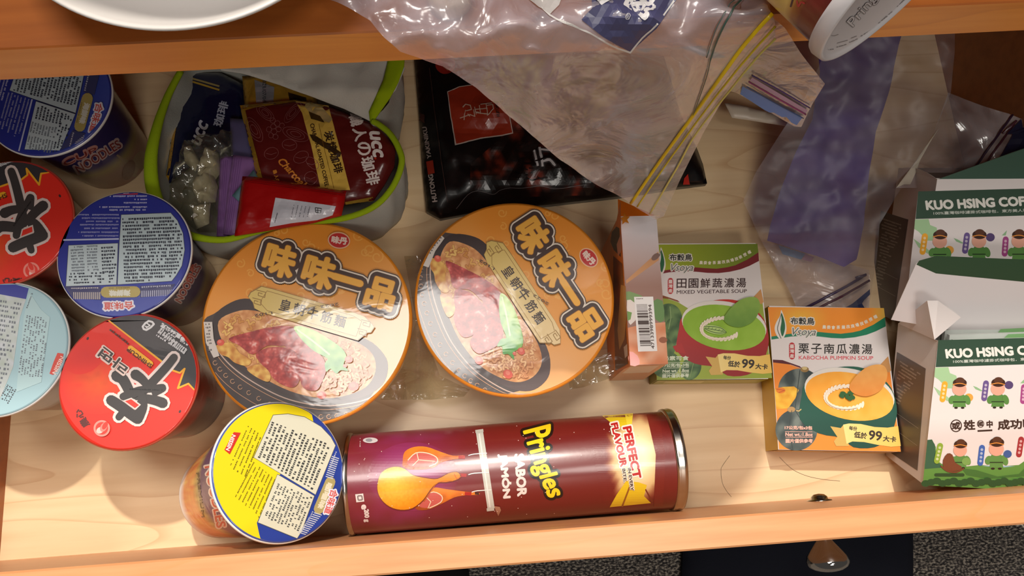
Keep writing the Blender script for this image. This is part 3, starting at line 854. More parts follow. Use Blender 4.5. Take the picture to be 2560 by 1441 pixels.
    a.line([(520, 520), (1120, 694), (1176, 730), (1136, 836), (520, 656), (470, 600)], 4, (160, 122, 56), closed=True, cap=False)
    for bx, by in ((480, 540), (452, 594), (1206, 745), (1180, 806)):
        a.line([(bx - 34, by - 26), (bx + 30, by - 10), (bx + 24, by + 26), (bx - 22, by + 12), (bx - 20, by - 8), (bx + 8, by)], 5, (150, 112, 48), cap=False)
    for i, ch in enumerate('皇朝牛筋麵'):
        x = 600 + i * 95; y = 650 + i * 27
        a.text(ch, (x, y), (x + 72, y + 19), 80, (66, 48, 40), bold=1.5)
    a.text('2022', (1014, 602), (888, 622), 18, (90, 66, 52), bold=0.5)
    a.text('28', (860, 626), (780, 640), 18, (90, 66, 52), bold=0.5); a.text('L102', (555, 664), (432, 682), 17, (70, 50, 46), bold=0.5)
    # four big title characters
    CH = [('味', 480, 345, 205, 60), ('味', 752, 426, 205, 60), ('品', 1190, 570, 190, 56)]
    dirv = (0.9588, 0.284)
    def chars(r, col):
        for ch, x, y, w, _ in CH:
            a.text(ch, (x, y + 34), (x + w * dirv[0], y + 34 + w * dirv[1]), w * 1.02, col, bold=r)
        a.line([(985, 418), (1165, 470)], 26 + r * 1.9, col, cap=2)
    chars(60, (86, 62, 40)); chars(52, (236, 222, 206)); chars(42, (66, 46, 40)); chars(15, (160, 96, 24)); chars(11, (240, 176, 66))
    # red stamp
    a.ell(1018, 170, 78, 58, (236, 190, 150), 8); a.ell(1018, 170, 70, 50, (198, 44, 44), 8)
    a.text('味丹', (966, 186), (1070, 200), 48, (240, 214, 200), bold=3)
def bowl(label, cpx, zt, R, art):
    c = U(cpx[0], cpx[1], zt); b0 = Vector((c.x, c.y, 0))
    t = thing('noodle_bowl', tuple(b0), label, 'instant noodle bowl', 'orange noodle bowls')
    mb = MB(); h = zt
    lathe(mb, [(0.048, 0), (0.052, 0.001), (0.054, 0.006), (0.060, 0.02), (0.069, 0.045), (R - 0.005, h - 0.008), (R - 0.004, h - 0.004)], b0, (0, 0, 1), 96,
          cols=[(220, 200, 180), (200, 120, 40), (200, 120, 40), (206, 120, 36), (222, 136, 34), (228, 140, 36), (228, 140, 36)], cap0=True)
    part(mb, 'bowl_body', M_cup, t)
    mb = MB(); lathe(mb, [(R - 0.005, h - 0.006), (R, h - 0.0055), (R + 0.0008, h - 0.003), (R, h - 0.001), (R - 0.005, h - 0.001)], b0, (0, 0, 1), 96, col=(232, 150, 60)); part(mb, 'rim', M_plast, t)
    mb = MB(); n = 96
    lathe(mb, [(R + 0.0012, h - 0.005), (R + 0.001, h - 0.001), (R - 0.0012, h), (0.0005, h)], b0, (0, 0, 1), 120, col=(236, 146, 40), cap1=True)
    a = Art(Pl((c.x, c.y, h + 0.0003), (0, 0, 1), R - 0.001)); art(a); a.merge(mb)
    part(mb, 'lid', M_film, t)
    return c
c1 = bowl('orange beef noodle bowl nearer the cups, its title running almost level', (768, 803), 0.080, 0.0792, lid_bowl)
c2 = bowl('orange beef noodle bowl right of its twin, turned so its title runs downward', (1287, 743), 0.077, 0.0775, lambda a: lid_bowl(a, rot(768, 803, 40.5, 1287, 743, 0.965)))
# shrink wrap bridging the two bowls and the floor between them
wo = [(1010, 640), (1052, 640), (1050, 800), (1100, 940), (1175, 975), (1160, 992), (1080, 1000), (950, 1000), (1005, 920), (1040, 800)]
def zw(x, y): return 0.074 - 0.05 * max(0, min(1, (y - 760) / 230.0)) ** 1.3 - 0.018 * math.exp(-((x - 1045) / 25.0) ** 2)
mb = soft(wo, zw, 9, 0, 0.0004, 10, 0.003, 0.03, (240, 236, 220), both=False)
solo(mb, 'shrink_wrap', M_wrap, 'loose clear shrink wrap stretched between the two orange noodle bowls', 'plastic wrap')
wo = [(1420, 950), (1480, 900), (1525, 880), (1540, 925), (1530, 945), (1460, 968), (1425, 975)]
mb = soft(wo, lambda x, y: 0.03, 9, 0, 0.0004, 10, 0.006, 0.04, (240, 236, 220), both=False)
solo(mb, 'shrink_wrap', M_wrap, 'crumpled tail of clear wrap between the right noodle bowl and orange box', 'plastic wrap')
# ---------------------------------------------------------------- maroon can lying along the drawer front
MR = (112, 30, 26)
CRD = 0.0382
ca0 = U(876, 1213, 0.0385); ca1 = U(1688, 1150, 0.0385)
ca0.z = ca1.z = CRD + 0.0006
ca0.y = max(ca0.y, YF + CRD + 0.001); ca1.y = max(ca1.y, YF + CRD + 0.002)
cax = (ca1 - ca0); CLN = cax.length; cax.normalize()
can = thing('crisp_can', (ca0.x, ca0.y, 0), 'long maroon ham flavour crisp can lying along the drawer front', 'crisp can')
mb = MB(); pr = [(CRD, 0.003 + (CLN - 0.010) * i / 60) for i in range(61)]
def cancol(an, h):
    px = 876 + (h / CLN) * 812
    t = math.exp(-((px - 1010) / 130.0) ** 2)
    n = fn(an * 3, h * 90, 1.0, 2) * 0.4
    return mixc(MR, (136, 44, 84), max(0, t * (0.75 + n)))
lathe(mb, pr, ca0, cax, 128, colf=cancol)
bv = Bv(mb, CRD, 20)
a = Art(bv, (840, 1000, 2.909), base=0.00008, step=0.00009)
MG = lambda x, y: mixc(MR, (136, 44, 84), max(0, math.exp(-((x - 500) / 380) ** 2)))
# burst at the right end
def burst(x, y):
    d = math.hypot((x - 2190) / 1.0, (y - 420) / 1.5)
    n = fn(math.atan2(y - 420, x - 2190) * 5, 1, 1.0, 4)
    c = mixc((250, 236, 190), (196, 150, 90), (d - 60) / 170)
    return mixc(c, MR, (d - 170 - 50 * n) / 60)
a.poly([(1850, 125), (2300, 85), (2330, 400), (2330, 760), (1950, 790), (1900, 560), (1860, 330)], burst, g=18)
a.poly([(1935, 118), (2150, 104), (2140, 180), (2085, 205), (2000, 170)], (226, 196, 30)); a.poly([(2100, 106), (2160, 102), (2150, 190), (2120, 200)], (238, 214, 60))
a.poly([(1990, 780), (2040, 690), (2110, 590), (2200, 600), (2260, 620), (2240, 700), (2290, 750)], (224, 190, 34)); a.line([(2140, 620), (2080, 775)], 12, (150, 90, 30)); a.line([(2250, 650), (2300, 740)], 10, (120, 50, 30))
a.poly([(2255, 90), (2345, 85), (2395, 400), (2378, 775), (2310, 775), (2325, 400)], (116, 32, 26), g=18)
# ham picture
a.ell(560, 560, 330, 250, lambda x, y: mixc((150, 56, 110), MG(x, y), math.hypot((x - 560) / 330, (y - 560) / 250) ** 2), g=24)
def ham(cx, cy):
    return lambda x, y: mixc((232, 130, 40), (150, 66, 26), 0.35 + (y - cy) / 160 + fn(x, y, 0.02, 3) * 0.5)
a.poly([(485, 450), (500, 380), (570, 345), (660, 345), (760, 380), (850, 408), (925, 405), (930, 425), (850, 435), (760, 460), (700, 500), (560, 510), (490, 490)], ham(600, 420), g=16, sm=3)
a.poly([(525, 440), (580, 390), (660, 390), (730, 420), (735, 460), (680, 485), (560, 490), (520, 470)], (196, 92, 84), sm=3)
a.line([(525, 440), (580, 390), (660, 390), (730, 420), (735, 460), (680, 485)], 7, (236, 206, 176), sm=3); a.line([(590, 395), (600, 440), (560, 480)], 6, (236, 206, 176)); a.line([(600, 440), (720, 450)], 6, (236, 206, 176))
a.poly([(575, 790), (600, 700), (700, 640), (800, 650), (940, 668), (1035, 675), (1035, 690), (940, 695), (860, 710), (760, 760), (660, 800)], ham(720, 710), g=16, sm=3)
a.poly([(600, 770), (640, 700), (710, 670), (770, 700), (760, 745), (680, 785)], (196, 92, 84), sm=3); a.line([(600, 770), (640, 700), (710, 670), (770, 700), (760, 745), (680, 785)], 7, (236, 206, 176), sm=3); a.line([(650, 700), (690, 740), (670, 785)], 6, (236, 206, 176))
for x, y in ((915, 418), (960, 682), (925, 548)): a.line([(x - 24, y), (x + 24, y + 2)], 24, (170, 30, 26), cap=False)
a.line([(1010, 680), (1040, 682)], 16, (60, 30, 20), cap=False)
# hanging rack
RG = (196, 194, 184)
a.line([(1044, 240), (1128, 790)], 52, RG, cap=False); a.line([(1042, 250), (1120, 780)], 10, (224, 222, 214), cap=False)
a.line([(1014, 236), (1072, 228)], 22, RG, cap=False); a.line([(1096, 798), (1150, 792)], 22, RG, cap=False)
for y, x0, x1 in ((398, 965, 1095), (535, 965, 1110), (660, 990, 1128)):
    a.line([(x0, y + 10), (x0 + 40, y), (x1, y - 6)], 7, (230, 226, 220), sm=3)
a.poly([(1150, 770), (1190, 775), (1200, 800), (1180, 842), (1160, 800)], (170, 120, 96))
# large crisp
def chip(x, y):
    n = fn(x, y, 0.06, 2) * 0.25
    d = math.hypot(x - 420, y - 600) / 260
    return mixc((244, 190, 60), (228, 132, 14), d + n)
a.poly([(300, 610), (320, 540), (370, 500), (440, 485), (500, 500), (560, 545), (660, 565), (740, 570), (820, 530), (880, 522), (908, 545), (900, 570), (870, 590), (800, 605), (740, 610), (690, 660), (640, 730), (560, 790), (470, 802), (390, 780), (330, 730), (302, 670)], (120, 50, 30), g=18, sm=3)
a.poly([(304, 610), (324, 545), (372, 505), (440, 490), (500, 505), (560, 550), (660, 572), (740, 576), (820, 537), (878, 528), (902, 548), (894, 566), (868, 584), (800, 598), (736, 604), (684, 655), (634, 725), (556, 784), (470, 796), (392, 774), (334, 726), (306, 670)], chip, g=14, sm=3)
a.line([(640, 735), (690, 665), (745, 600), (850, 590)], 5, (190, 100, 16), sm=3)
a.line([(860, 540), (880, 575), (905, 560)], 7, (196, 100, 20), sm=3)
# lettering
def pr_t(col, b):
    a.text('Pringles', (1300, 250), (1508, 722), lambda q: 262 - 92 * q - 40 * math.sin(math.pi * q), col, bold=b, shear=0.16)
pr_t((24, 18, 14), 26); pr_t((244, 208, 28), 6)
a.text('SABOR', (1300, 400), (1322, 700), 64, (226, 214, 206), bold=5); a.text('JAMÓN', (1178, 402), (1205, 716), 74, (226, 214, 206), bold=5)
a.text('PERFECT', (2085, 205), (2160, 575), 62, (244, 232, 214), bold=13); a.text('FLAVOUR', (1998, 178), (2070, 492), 50, (244, 232, 214), bold=12)
a.text('PERFECT', (2087, 208), (2160, 572), 58, (186, 34, 34), bold=4); a.text('FLAVOUR', (2000, 182), (2070, 488), 46, (186, 34, 34), bold=3.5)
a.text('IN EVERY', (2118, 498), (2142, 656), 24, (244, 232, 214), bold=6); a.text('BITE.', (2078, 502), (2092, 596), 24, (244, 232, 214), bold=6)
a.text('IN EVERY', (2120, 498), (2142, 656), 21, (50, 26, 22), bold=1); a.text('BITE.', (2080, 502), (2092, 596), 21, (50, 26, 22), bold=1)
a.text('200 g', (196, 800), (204, 888), 40, (222, 206, 200), bold=3); a.text('e', (186, 765), (188, 795), 30, (222, 206, 200), bold=3.5)
a.poly([(140, 688), (198, 682), (206, 740), (148, 746)], (214, 206, 200)); a.line([(158, 700), (188, 698), (192, 728), (162, 730)], 8, (110, 90, 90), closed=True, cap=False)
a.ell(250, 297, 54, 20, (214, 206, 206)); a.ell(240, 297, 24, 12, (150, 150, 156))
a.tiny((178, 280), (178, 360), 10, 1, (200, 180, 176), 12, 0.3, seed=4)
R = random.Random(9)
for i in range(50):
    x = R.uniform(120, 2200); y = R.uniform(180, 860)
    a.ell(x, y, 3.5, 3, (232, 200, 190), n=6)
a.merge(mb)
part(mb, 'can_body', M_can, can)
mb = MB(); lathe(mb, [(CRD - 0.006, 0.0016), (CRD - 0.0005, 0.0), (CRD + 0.0012, 0.0006), (CRD + 0.0014, 0.0022), (CRD + 0.0002, 0.0040)], ca0, cax, 96, col=(190, 186, 178), cap0=True); part(mb, 'end_rim', M_metal, can, 'thin steel rim')
mb = MB(); lathe(mb, [(CRD + 0.0001, CLN - 0.0085), (CRD + 0.0016, CLN - 0.0080), (CRD + 0.0020, CLN - 0.0065), (CRD + 0.0016, CLN - 0.0045), (CRD + 0.0022, CLN - 0.0030), (CRD + 0.0016, CLN - 0.0004), (CRD - 0.001, CLN), (CRD - 0.004, CLN - 0.003)], ca0, cax, 96, col=(198, 194, 186), cap1=True)
part(mb, 'end_rim', M_metal, can, 'wide steel rim')
# ---------------------------------------------------------------- cardboard boxes
def frame(x, y, z, a, psi, b):
    return Matrix.Translation((x, y, z)) @ Matrix.Rotation(psi, 4, 'Z') @ Matrix.Rotation(b, 4, 'Y') @ Matrix.Rotation(a, 4, 'X')
class Bx:
    """card box: local x right, y up the front face, z out of the front face; origin = lower left front corner"""
    def __init__(s, M, w, h, t): s.M, s.w, s.h, s.t = M, w, h, t
    def p(s, i, j, k): return s.M @ Vector((s.w * i, s.h * j, -s.t * k))
    def quad(s, mb, pts, col, mat=0): mb.add([s.p(*q) for q in pts], [(0, 1, 2, 3)], col, mat)
    def front(s): return face_plane([s.p(0, 0, 0), s.p(1, 0, 0), s.p(1, 1, 0), s.p(0, 1, 0)])
    def pl(s, pts):
        P = [s.p(*q) for q in pts]; f = face_plane(P); cen = s.p(.5, .5, .5)
        if f.N.dot(f.O - cen) < 0: f.N = -f.N
        return f
LEFT = [(0, 0, 0), (0, 1, 0), (0, 1, 1), (0, 0, 1)]
RIGHT = [(1, 0, 0), (1, 0, 1), (1, 1, 1), (1, 1, 0)]
BOT = [(0, 0, 0), (0, 0, 1), (1, 0, 1), (1, 0, 0)]
TOP = [(0, 1, 0), (1, 1, 0), (1, 1, 1), (0, 1, 1)]
BACK = [(0, 0, 1), (0, 1, 1), (1, 1, 1), (1, 0, 1)]
FRONT = [(0, 0, 0), (1, 0, 0), (1, 1, 0), (0, 1, 0)]
def quadtf(src, dst):                       # bilinear carry-over of a design from one face to another
    (x0, y0), (x1, y1), (x2, y2), (x3, y3) = src
    def inv(x, y):
        u = v = 0.5
        for _ in range(12):
            X = (1-u)*(1-v)*x0 + u*(1-v)*x1 + u*v*x2 + (1-u)*v*x3 - x; Y = (1-u)*(1-v)*y0 + u*(1-v)*y1 + u*v*y2 + (1-u)*v*y3 - y
            a = (1-v)*(x1-x0) + v*(x2-x3); b = (1-u)*(x3-x0) + u*(x2-x1); c = (1-v)*(y1-y0) + v*(y2-y3); d = (1-u)*(y3-y0) + u*(y2-y1)
            D = a*d - b*c; u -= (X*d - Y*b)/D; v -= (Y*a - X*c)/D
        return u, v
    (X0, Y0), (X1, Y1), (X2, Y2), (X3, Y3) = dst
    def f(x, y):
        u, v = inv(x, y)
        return ((1-u)*(1-v)*X0 + u*(1-v)*X1 + u*v*X2 + (1-u)*v*X3, (1-u)*(1-v)*Y0 + u*(1-v)*Y1 + u*v*Y2 + (1-u)*v*Y3)
    return f
def soup_art(a, kind):
    veg = kind == 'veg'
    a.fr = (1860, 740, 3.431)
    bgc = (150, 172, 44) if veg else (240, 150, 44); sw = (122, 30, 36) if veg else (30, 128, 92)
    a.poly([(205, 97), (1200, 105), (1345, 1338), (300, 1318)], (226, 220, 218))
    def top(x, y):
        if veg: return mixc((160, 176, 40), (98, 120, 34), (x - 300) / 900 * 0.8 + (0.3 if y > 200 else 0) * 0)
        d = math.hypot((x - 480) / 260, (y - 190) / 150)
        c = mixc((236, 184, 60), (240, 146, 48), d)
        return mixc(c, (226, 200, 90), (x - 1080) / 160 * (1 if y < 260 else 0.3))
    cur = [(235, 350), (380, 328), (600, 306), (720, 318), (830, 326), (930, 314), (1000, 298), (1110, 248), (1210, 183)]
    a.poly([(205, 97), (1200, 105), (1210, 183)] + cur[::-1][1:], top, g=40)
    lo = [(1216, 262), (1130, 305), (1050, 335), (950, 356), (850, 366), (750, 362), (650, 350), (520, 342), (400, 350), (236, 376)]
    a.poly(cur + lo, sw)
    # lower scene background
    a.poly([(247, 555), (300, 558), (480, 620), (640, 720), (900, 640), (1160, 600), (1235, 520), (1345, 1338), (300, 1318)], (150, 168, 60) if veg else (238, 140, 50), g=60)
    a.poly([(1160, 600), (1236, 520), (1262, 640), (1240, 660)], (206, 150, 90))
    a.poly([(247, 548), (330, 552), (480, 605), (500, 625), (400, 590), (250, 572)], (136, 70, 30) if veg else (90, 30, 40))
    if veg:
        def leaf(k): return lambda x, y: mixc((52, 84, 48), (104, 136, 80), 0.5 + fn(x, y, 0.015, k) * 1.3)
        a.ell(400, 760, 120, 130, leaf(1), -20, g=26); a.ell(360, 1010, 110, 180, leaf(2), 15, g=26); a.ell(480, 900, 90, 150, leaf(3), -30, g=26)
        a.ell(380, 1180, 130, 120, leaf(4), 0, g=26); a.ell(610, 1220, 90, 110, leaf(5), 20, g=26)
        a.line([(400, 860), (420, 760), (410, 660)], 7, (140, 168, 110)); a.line([(380, 1150), (350, 1010), (300, 900)], 7, (126, 150, 96)); a.line([(470, 1010), (500, 880), (520, 800)], 7, (126, 150, 96)); a.line([(600, 1300), (620, 1220), (640, 1140)], 6, (126, 150, 96))
    else:
        def pk(cx, k): return lambda x, y: mixc((54, 66, 66), (112, 122, 116), 0.35 + fn(x, y, 0.012, k) + 0.35 * math.cos((x - cx) / 26.0))
        a.ell(480, 800, 186, 176, pk(480, 1), 0, g=20); a.ell(520, 632, 36, 24, (150, 120, 70)); a.ell(520, 622, 22, 14, (206, 186, 130))
        a.poly([(262, 800), (330, 782), (430, 778), (470, 808), (440, 880), (380, 965), (275, 975)], lambda x, y: mixc((220, 150, 30), (240, 196, 70), 0.5 + fn(x, y, 0.02, 2)), g=20)
        a.ell(315, 812, 40, 26, (226, 130, 40)); a.line([(275, 800), (350, 812), (300, 830)], 7, (196, 90, 40))
        a.ell(450, 1150, 180, 178, pk(450, 3), 0, g=20); a.ell(405, 975, 34, 24, (176, 140, 90)); a.line([(480, 640), (470, 720), (440, 960)], 6, (60, 70, 68), sm=3); a.line([(410, 985), (390, 1150), (420, 1320)], 6, (54, 64, 64), sm=3); a.line([(440, 985), (520, 1120), (560, 1260)], 6, (54, 64, 64), sm=3)
    # cup of soup
    outer = (150, 34, 36) if veg else (26, 74, 62); oc2 = (196, 48, 40) if veg else (34, 96, 78)
    ccx, ccy = (930, 850) if not veg else (900, 880)
    a.poly([(495, 860), (520, 760), (640, 670), (780, 620), (900, 606), (1020, 620), (1150, 680), (1262, 790), (1310, 950), (1300, 1080), (1240, 1220), (1120, 1300), (940, 1300), (840, 1220), (640, 1180), (480, 1060)], lambda x, y: mixc(oc2, outer, (y - 640) / 500), g=40, sm=3)
    if not veg: a.line([(488, 975), (470, 990), (452, 985)], 10, (196, 170, 110))
    else: a.poly([(440, 1020), (520, 990), (560, 1090), (470, 1070)], (170, 40, 38))
    a.ell(905, 838, 392, 212, (226, 222, 214), 12, g=60)
    def soup(x, y):
        n = fn(x, y, 0.012, 6) * 0.5
        return mixc((132, 176, 40) if veg else (242, 160, 46), (156, 196, 70) if veg else (248, 186, 84), 0.5 + n + (x - 900) / 1500)
    a.ell(905, 862, 384, 200, soup, 12, g=34)
    for i in range(26):
        t = math.radians(40 + i * 11.5); x = 880 + 180 * math.cos(t); y = 872 + 96 * math.sin(t)
        a.ell(x, y, 30, 13, (238, 226, 206), math.degrees(t) + 60, n=12)
    a.line([(880 + 176 * math.cos(math.radians(t)), 872 + 94 * math.sin(math.radians(t))) for t in range(60, 330, 15)], 14, (236, 222, 200))
    if veg:
        a.ell(820, 880, 105, 38, (176, 206, 120), 14); a.line([(730, 862), (910, 900)], 5, (60, 90, 40)); a.line([(725, 850), (800, 850), (880, 868), (925, 905)], 5, (56, 86, 40), sm=3)
        a.line([(725, 866), (790, 896), (860, 912), (925, 908)], 5, (56, 86, 40), sm=3)
        for i in range(5): a.line([(760 + i * 30, 872 + i * 7), (770 + i * 32, 850 + i * 9)], 4, (70, 100, 50))
    else:
        for x, y in ((850, 838), (885, 862), (915, 835), (930, 870), (905, 880), (840, 858)): a.ell(x, y, 26, 18, (44, 92, 48), (x * 7) % 90, n=14)
    # spoon
    def sp(x, y):
        c = ((96, 140, 52), (150, 186, 84)) if veg else ((214, 130, 52), (240, 180, 100))
        return mixc(c[0], c[1], 0.9 - (y - 590) / 330 + fn(x, y, 0.02, 4) * 0.2)
    a.poly([(905, 770), (960, 690), (1040, 620), (1130, 590), (1200, 600), (1230, 660), (1215, 740), (1160, 820), (1060, 862), (970, 850), (915, 815)], sp, g=22, sm=3)
    # ribbon
    a.poly([(740, 1120), (830, 1135), (855, 1105), (880, 1180), (900, 1290), (790, 1290), (770, 1250), (800, 1210)], (206, 170, 90))
    a.poly([(850, 1106), (900, 1096), (1000, 1100), (1120, 1126), (1230, 1132), (1322, 1118), (1345, 1290), (1260, 1296), (1150, 1280), (1030, 1255), (930, 1250), (880, 1270)], lambda x, y: mixc((240, 216, 140), (232, 190, 90), (x - 850) / 480), g=40)
    a.text('每份', (900, 1150), (968, 1158), 34, (60, 50, 40), bold=1)
    a.text('低於', (942, 1215), (1050, 1230), 52, (56, 46, 38), bold=2)
    a.text('99', (1068, 1232), (1176, 1244), 78, (52, 42, 36), bold=3)
    a.text('大卡', (1192, 1248), (1302, 1258), 48, (56, 46, 38), bold=2)
    tc = (206, 216, 190) if veg else (240, 178, 160)
    a.text('奶素可食' if veg else '17公克/包x3包', (352, 1142) if veg else (350, 1146), (585, 1148), 38 if veg else 30, tc, bold=1.5)
    a.line([(352, 1166), (586, 1168)], 4, tc); a.line([(356, 1213), (590, 1215)], 4, tc)
    if veg:
        a.text('17公克/包x3包', (352, 1204), (590, 1206), 30, tc, bold=1.5); a.text('Net wt.:1.8oz', (352, 1252), (590, 1254), 28, tc, bold=1.5); a.line([(352, 1262), (590, 1264)], 4, tc); a.text('圖片僅供參考', (350, 1300), (590, 1302), 32, tc, bold=1.5)
    else:
        a.text('Net wt.:1.8oz', (356, 1204), (588, 1206), 30, tc, bold=1.5); a.text('圖片僅供參考', (358, 1262), (588, 1262), 34, tc, bold=1.5)
    # brand mark
    a.poly([(320, 122), (350, 200), (365, 280), (350, 345), (318, 376), (280, 340), (262, 280), (280, 220), (310, 170)], (228, 224, 216), sm=3)
    a.poly([(320, 145), (345, 210), (352, 280), (330, 350), (312, 290), (322, 220)], (36, 104, 66), sm=3); a.line([(322, 150), (300, 230), (288, 290), (318, 365)], 5, (50, 60, 56), sm=3)
    a.text('布穀鳥', (398, 246), (604, 250), 62, (228, 224, 214), bold=9); a.text('布穀鳥', (400, 244), (602, 248), 58, (40, 44, 38), bold=1.5)
    a.text('Vsoya', (384, 356), (606, 362), 84, (228, 224, 216), bold=8, shear=0.35); a.text('Vsoya', (386, 354), (604, 360), 80, (110, 116, 110), bold=0.8, shear=0.35)
    P = [(672, 282), (760, 286), (860, 284), (950, 272), (1040, 244), (1130, 196)]
    for i, ch in enumerate('農委會茶業改良場技術授權'):
        t = i / 11.0 * 4.9; k = int(t); f = t - k
        x = P[k][0] * (1 - f) + P[k + 1][0] * f; y = P[k][1] * (1 - f) + P[k + 1][1] * f
        dx, dy = P[k + 1][0] - P[k][0], P[k + 1][1] - P[k][1]; l = math.hypot(dx, dy)
        a.text(ch, (x, y), (x + dx / l * 30, y + dy / l * 30), 30, (232, 224, 204), bold=1.2)
    # product name
    a.line([(411, 425), (412, 522)], 50, (188, 44, 52), cap=2)
    for i, ch in enumerate('臺灣產'): a.text(ch, (392, 450 + i * 42), (430, 450 + i * 42), 34, (232, 220, 214), bold=0.6)
    for i, ch in enumerate('田園鮮蔬濃湯' if veg else '栗子南瓜濃湯'):
        x = 468 + i * 108.5; y = 494 + i * 1.0; a.text(ch, (x, y), (x + 88, y + 1), 84, (64, 40, 40) if veg else (50, 46, 44), bold=1.4)
    a.text('MIXED VEGETABLE SOUP' if veg else 'KABOCHA PUMPKIN SOUP', (470, 546), (1108, 550), 32, (70, 44, 44) if veg else (216, 84, 96), bold=0.4)
PQ = [(1919.7, 768.3), (2209.8, 770.6), (2252, 1130), (1947.4, 1124.1)]
def soup_box(label, par, w, h, t, kind, tf, sidec, botc, dz=0.0):
    x, y, z, aa, psi, b = par
    B = Bx(frame(x, y, z + dz, aa, psi, b), w, h, t)
    low = min(B.p(i, j, 1).z for i in (0, 1) for j in (0, 1))
    B.M = Matrix.Translation((0, 0, 0.0006 - low)) @ B.M
    o = B.p(.5, .5, 1)
    th = thing('soup_box', (o.x, o.y, 0), label, 'soup box', 'packet soup boxes')
    mb = MB()
    for q, c in ((FRONT, (226, 220, 218)), (LEFT, sidec), (RIGHT, sidec), (BOT, botc), (TOP, botc), (BACK, (220, 214, 206))): B.quad(mb, q, c)
    a = Art(B.front(), tf=tf); soup_art(a, kind); a.merge(mb)
    part(mb, 'carton', M_paper, th)
    # tucked end flap
    mb = MB(); F1 = [(0.01, -0.003, 0.04), (0.99, -0.003, 0.04), (0.99, -0.003, 0.9), (0.01, -0.003, 0.9)]
    mb.add([B.p(*q) for q in F1], [(0, 1, 2, 3)], botc)
    mb.add([B.p(.1, -.0036, .25), B.p(.45, -.0036, .25), B.p(.45, -.0036, .7), B.p(.1, -.0036, .7)], [(0, 1, 2, 3)], mixc(botc, (240, 230, 200), .45))
    part(mb, 'end_flap', M_paper, th)
    return B
soup_box('orange and white pumpkin soup box lying face up beside the green soup box', (0.2393, 0.0100, 0.031, 0, -0.088, 0), 0.0988, 0.1205, 0.030, 'pump', None, (214, 168, 30), (196, 150, 60))
VQ = [(1621, 612), (1893.5, 610), (1930, 946), (1642, 951)]
soup_box('green and white mixed vegetable soup box lying face up next to the standing orange box', (0.1464, 0.0735, 0.031, 0, -0.0586, 0), 0.0935, 0.1185, 0.030, 'veg', quadtf(PQ, VQ), (150, 160, 40), (164, 156, 44))
# orange box standing on its long edge
B = Bx(frame(0.1118, 0.0790, 0.098, 0, -0.035, 0.0), 0.0292, 0.1165, 0.0974)
o = B.p(.5, .5, 1)
th = thing('soup_box', (o.x, o.y, 0), 'orange soup box standing on its edge, barcode upward, beside the right noodle bowl', 'soup box', 'packet soup boxes')
mb = MB()
for q, c in ((FRONT, (222, 214, 214)), (LEFT, (226, 130, 34)), (RIGHT, (226, 130, 34)), (BOT, (214, 176, 140)), (TOP, (214, 176, 140)), (BACK, (220, 214, 206))): B.quad(mb, q, c)
a = Art(B.front(), (1500, 480, 2.8826))
e = (0.0, 1.0)
def sc(x, y):
    if y < 300: return (224, 216, 218)
    return mixc((222, 212, 214), (150, 110, 96), (y - 300) / 380)
a.poly([(152, 272), (408, 198), (490, 1242), (218, 1252)], sc, g=30)
a.poly([(186, 640), (420, 430), (424, 492), (190, 662)], (196, 140, 92)); a.ell(400, 468, 34, 20, (120, 90, 80), -40)
a.poly([(188, 720), (250, 730), (330, 770), (330, 850), (250, 860), (196, 800)], (120, 150, 90), sm=2); a.poly([(195, 780), (250, 800), (280, 880), (220, 960), (200, 900)], (226, 214, 206), sm=2); a.poly([(196, 860), (230, 870), (220, 920), (198, 930)], (110, 150, 70))
a.poly([(380, 790), (450, 785), (462, 930), (400, 920)], (96, 132, 70), sm=2)
a.poly([(200, 980), (330, 950), (470, 940), (490, 1240), (218, 1248)], lambda x, y: mixc((206, 120, 72), (222, 160, 124), 0.5 + fn(x, y, 0.01, 3) * 1.5), g=24)
a.ell(455, 1068, 30, 22, (150, 84, 50)); a.poly([(208, 1150), (270, 1180), (285, 1245), (214, 1250)], (226, 156, 150), sm=2)
a.poly([(245, 757), (383, 755), (413, 1148), (275, 1152)], (232, 226, 222))
for i in range(34):
    R = random.Random(i * 7 + 1); w = R.choice((3, 3, 6, 9)); y = 812 + i * 8.9; x0 = 262 + i * 0.85
    a.poly([(x0, y), (x0 + 78, y - 1), (x0 + 78, y - 1 + w), (x0, y + w)], (70, 52, 46))
a.text('4713398999394', (393, 1130), (370, 812), 22, (90, 74, 68), bold=0.8); a.tiny((262, 768), (320, 766), 12, 1, (130, 116, 108), 12, 0.3, seed=3)
a.merge(mb)
a = Art(B.pl(LEFT), (1500, 480, 2.8826))
a.poly([(148, 60), (152, 260), (218, 1258), (120, 1300), (60, 500)], (228, 124, 26), g=60)
a.poly([(140, 262), (118, 250), (85, 290), (75, 360), (100, 420), (150, 470)], (50, 36, 30)); a.poly([(120, 380), (150, 300), (156, 420), (130, 470)], (206, 150, 130))
a.poly([(95, 460), (160, 520), (200, 1240), (110, 1290), (96, 700)], lambda x, y: mixc((84, 40, 26), (140, 60, 34), 0.5 + fn(x, y, 0.01)), g=40)
a.poly([(150, 670), (186, 680), (192, 900), (176, 1060), (140, 1140), (126, 1000)], (196, 150, 84)); a.poly([(170, 1120), (196, 1095), (200, 1180), (180, 1200)], (214, 200, 190))
a.merge(mb)
part(mb, 'carton', M_paper, th)
mb = MB()
T0 = B.p(0, 1, 0); T1 = B.p(1, 1, 0); ap = U(1545, 498, 0.085)
prism(mb, [T1, ap, T0], 0.0005, (0, -0.4, 1), (244, 124, 26))
a = Art(face_plane([T1, ap, T0]), (1500, 480, 2.8826))
st = [(175, 150), (186, 175), (216, 178), (196, 200), (210, 228), (182, 216), (160, 236), (162, 205), (148, 188), (170, 178)]
a.poly(st, (236, 150, 50)); a.merge(mb)
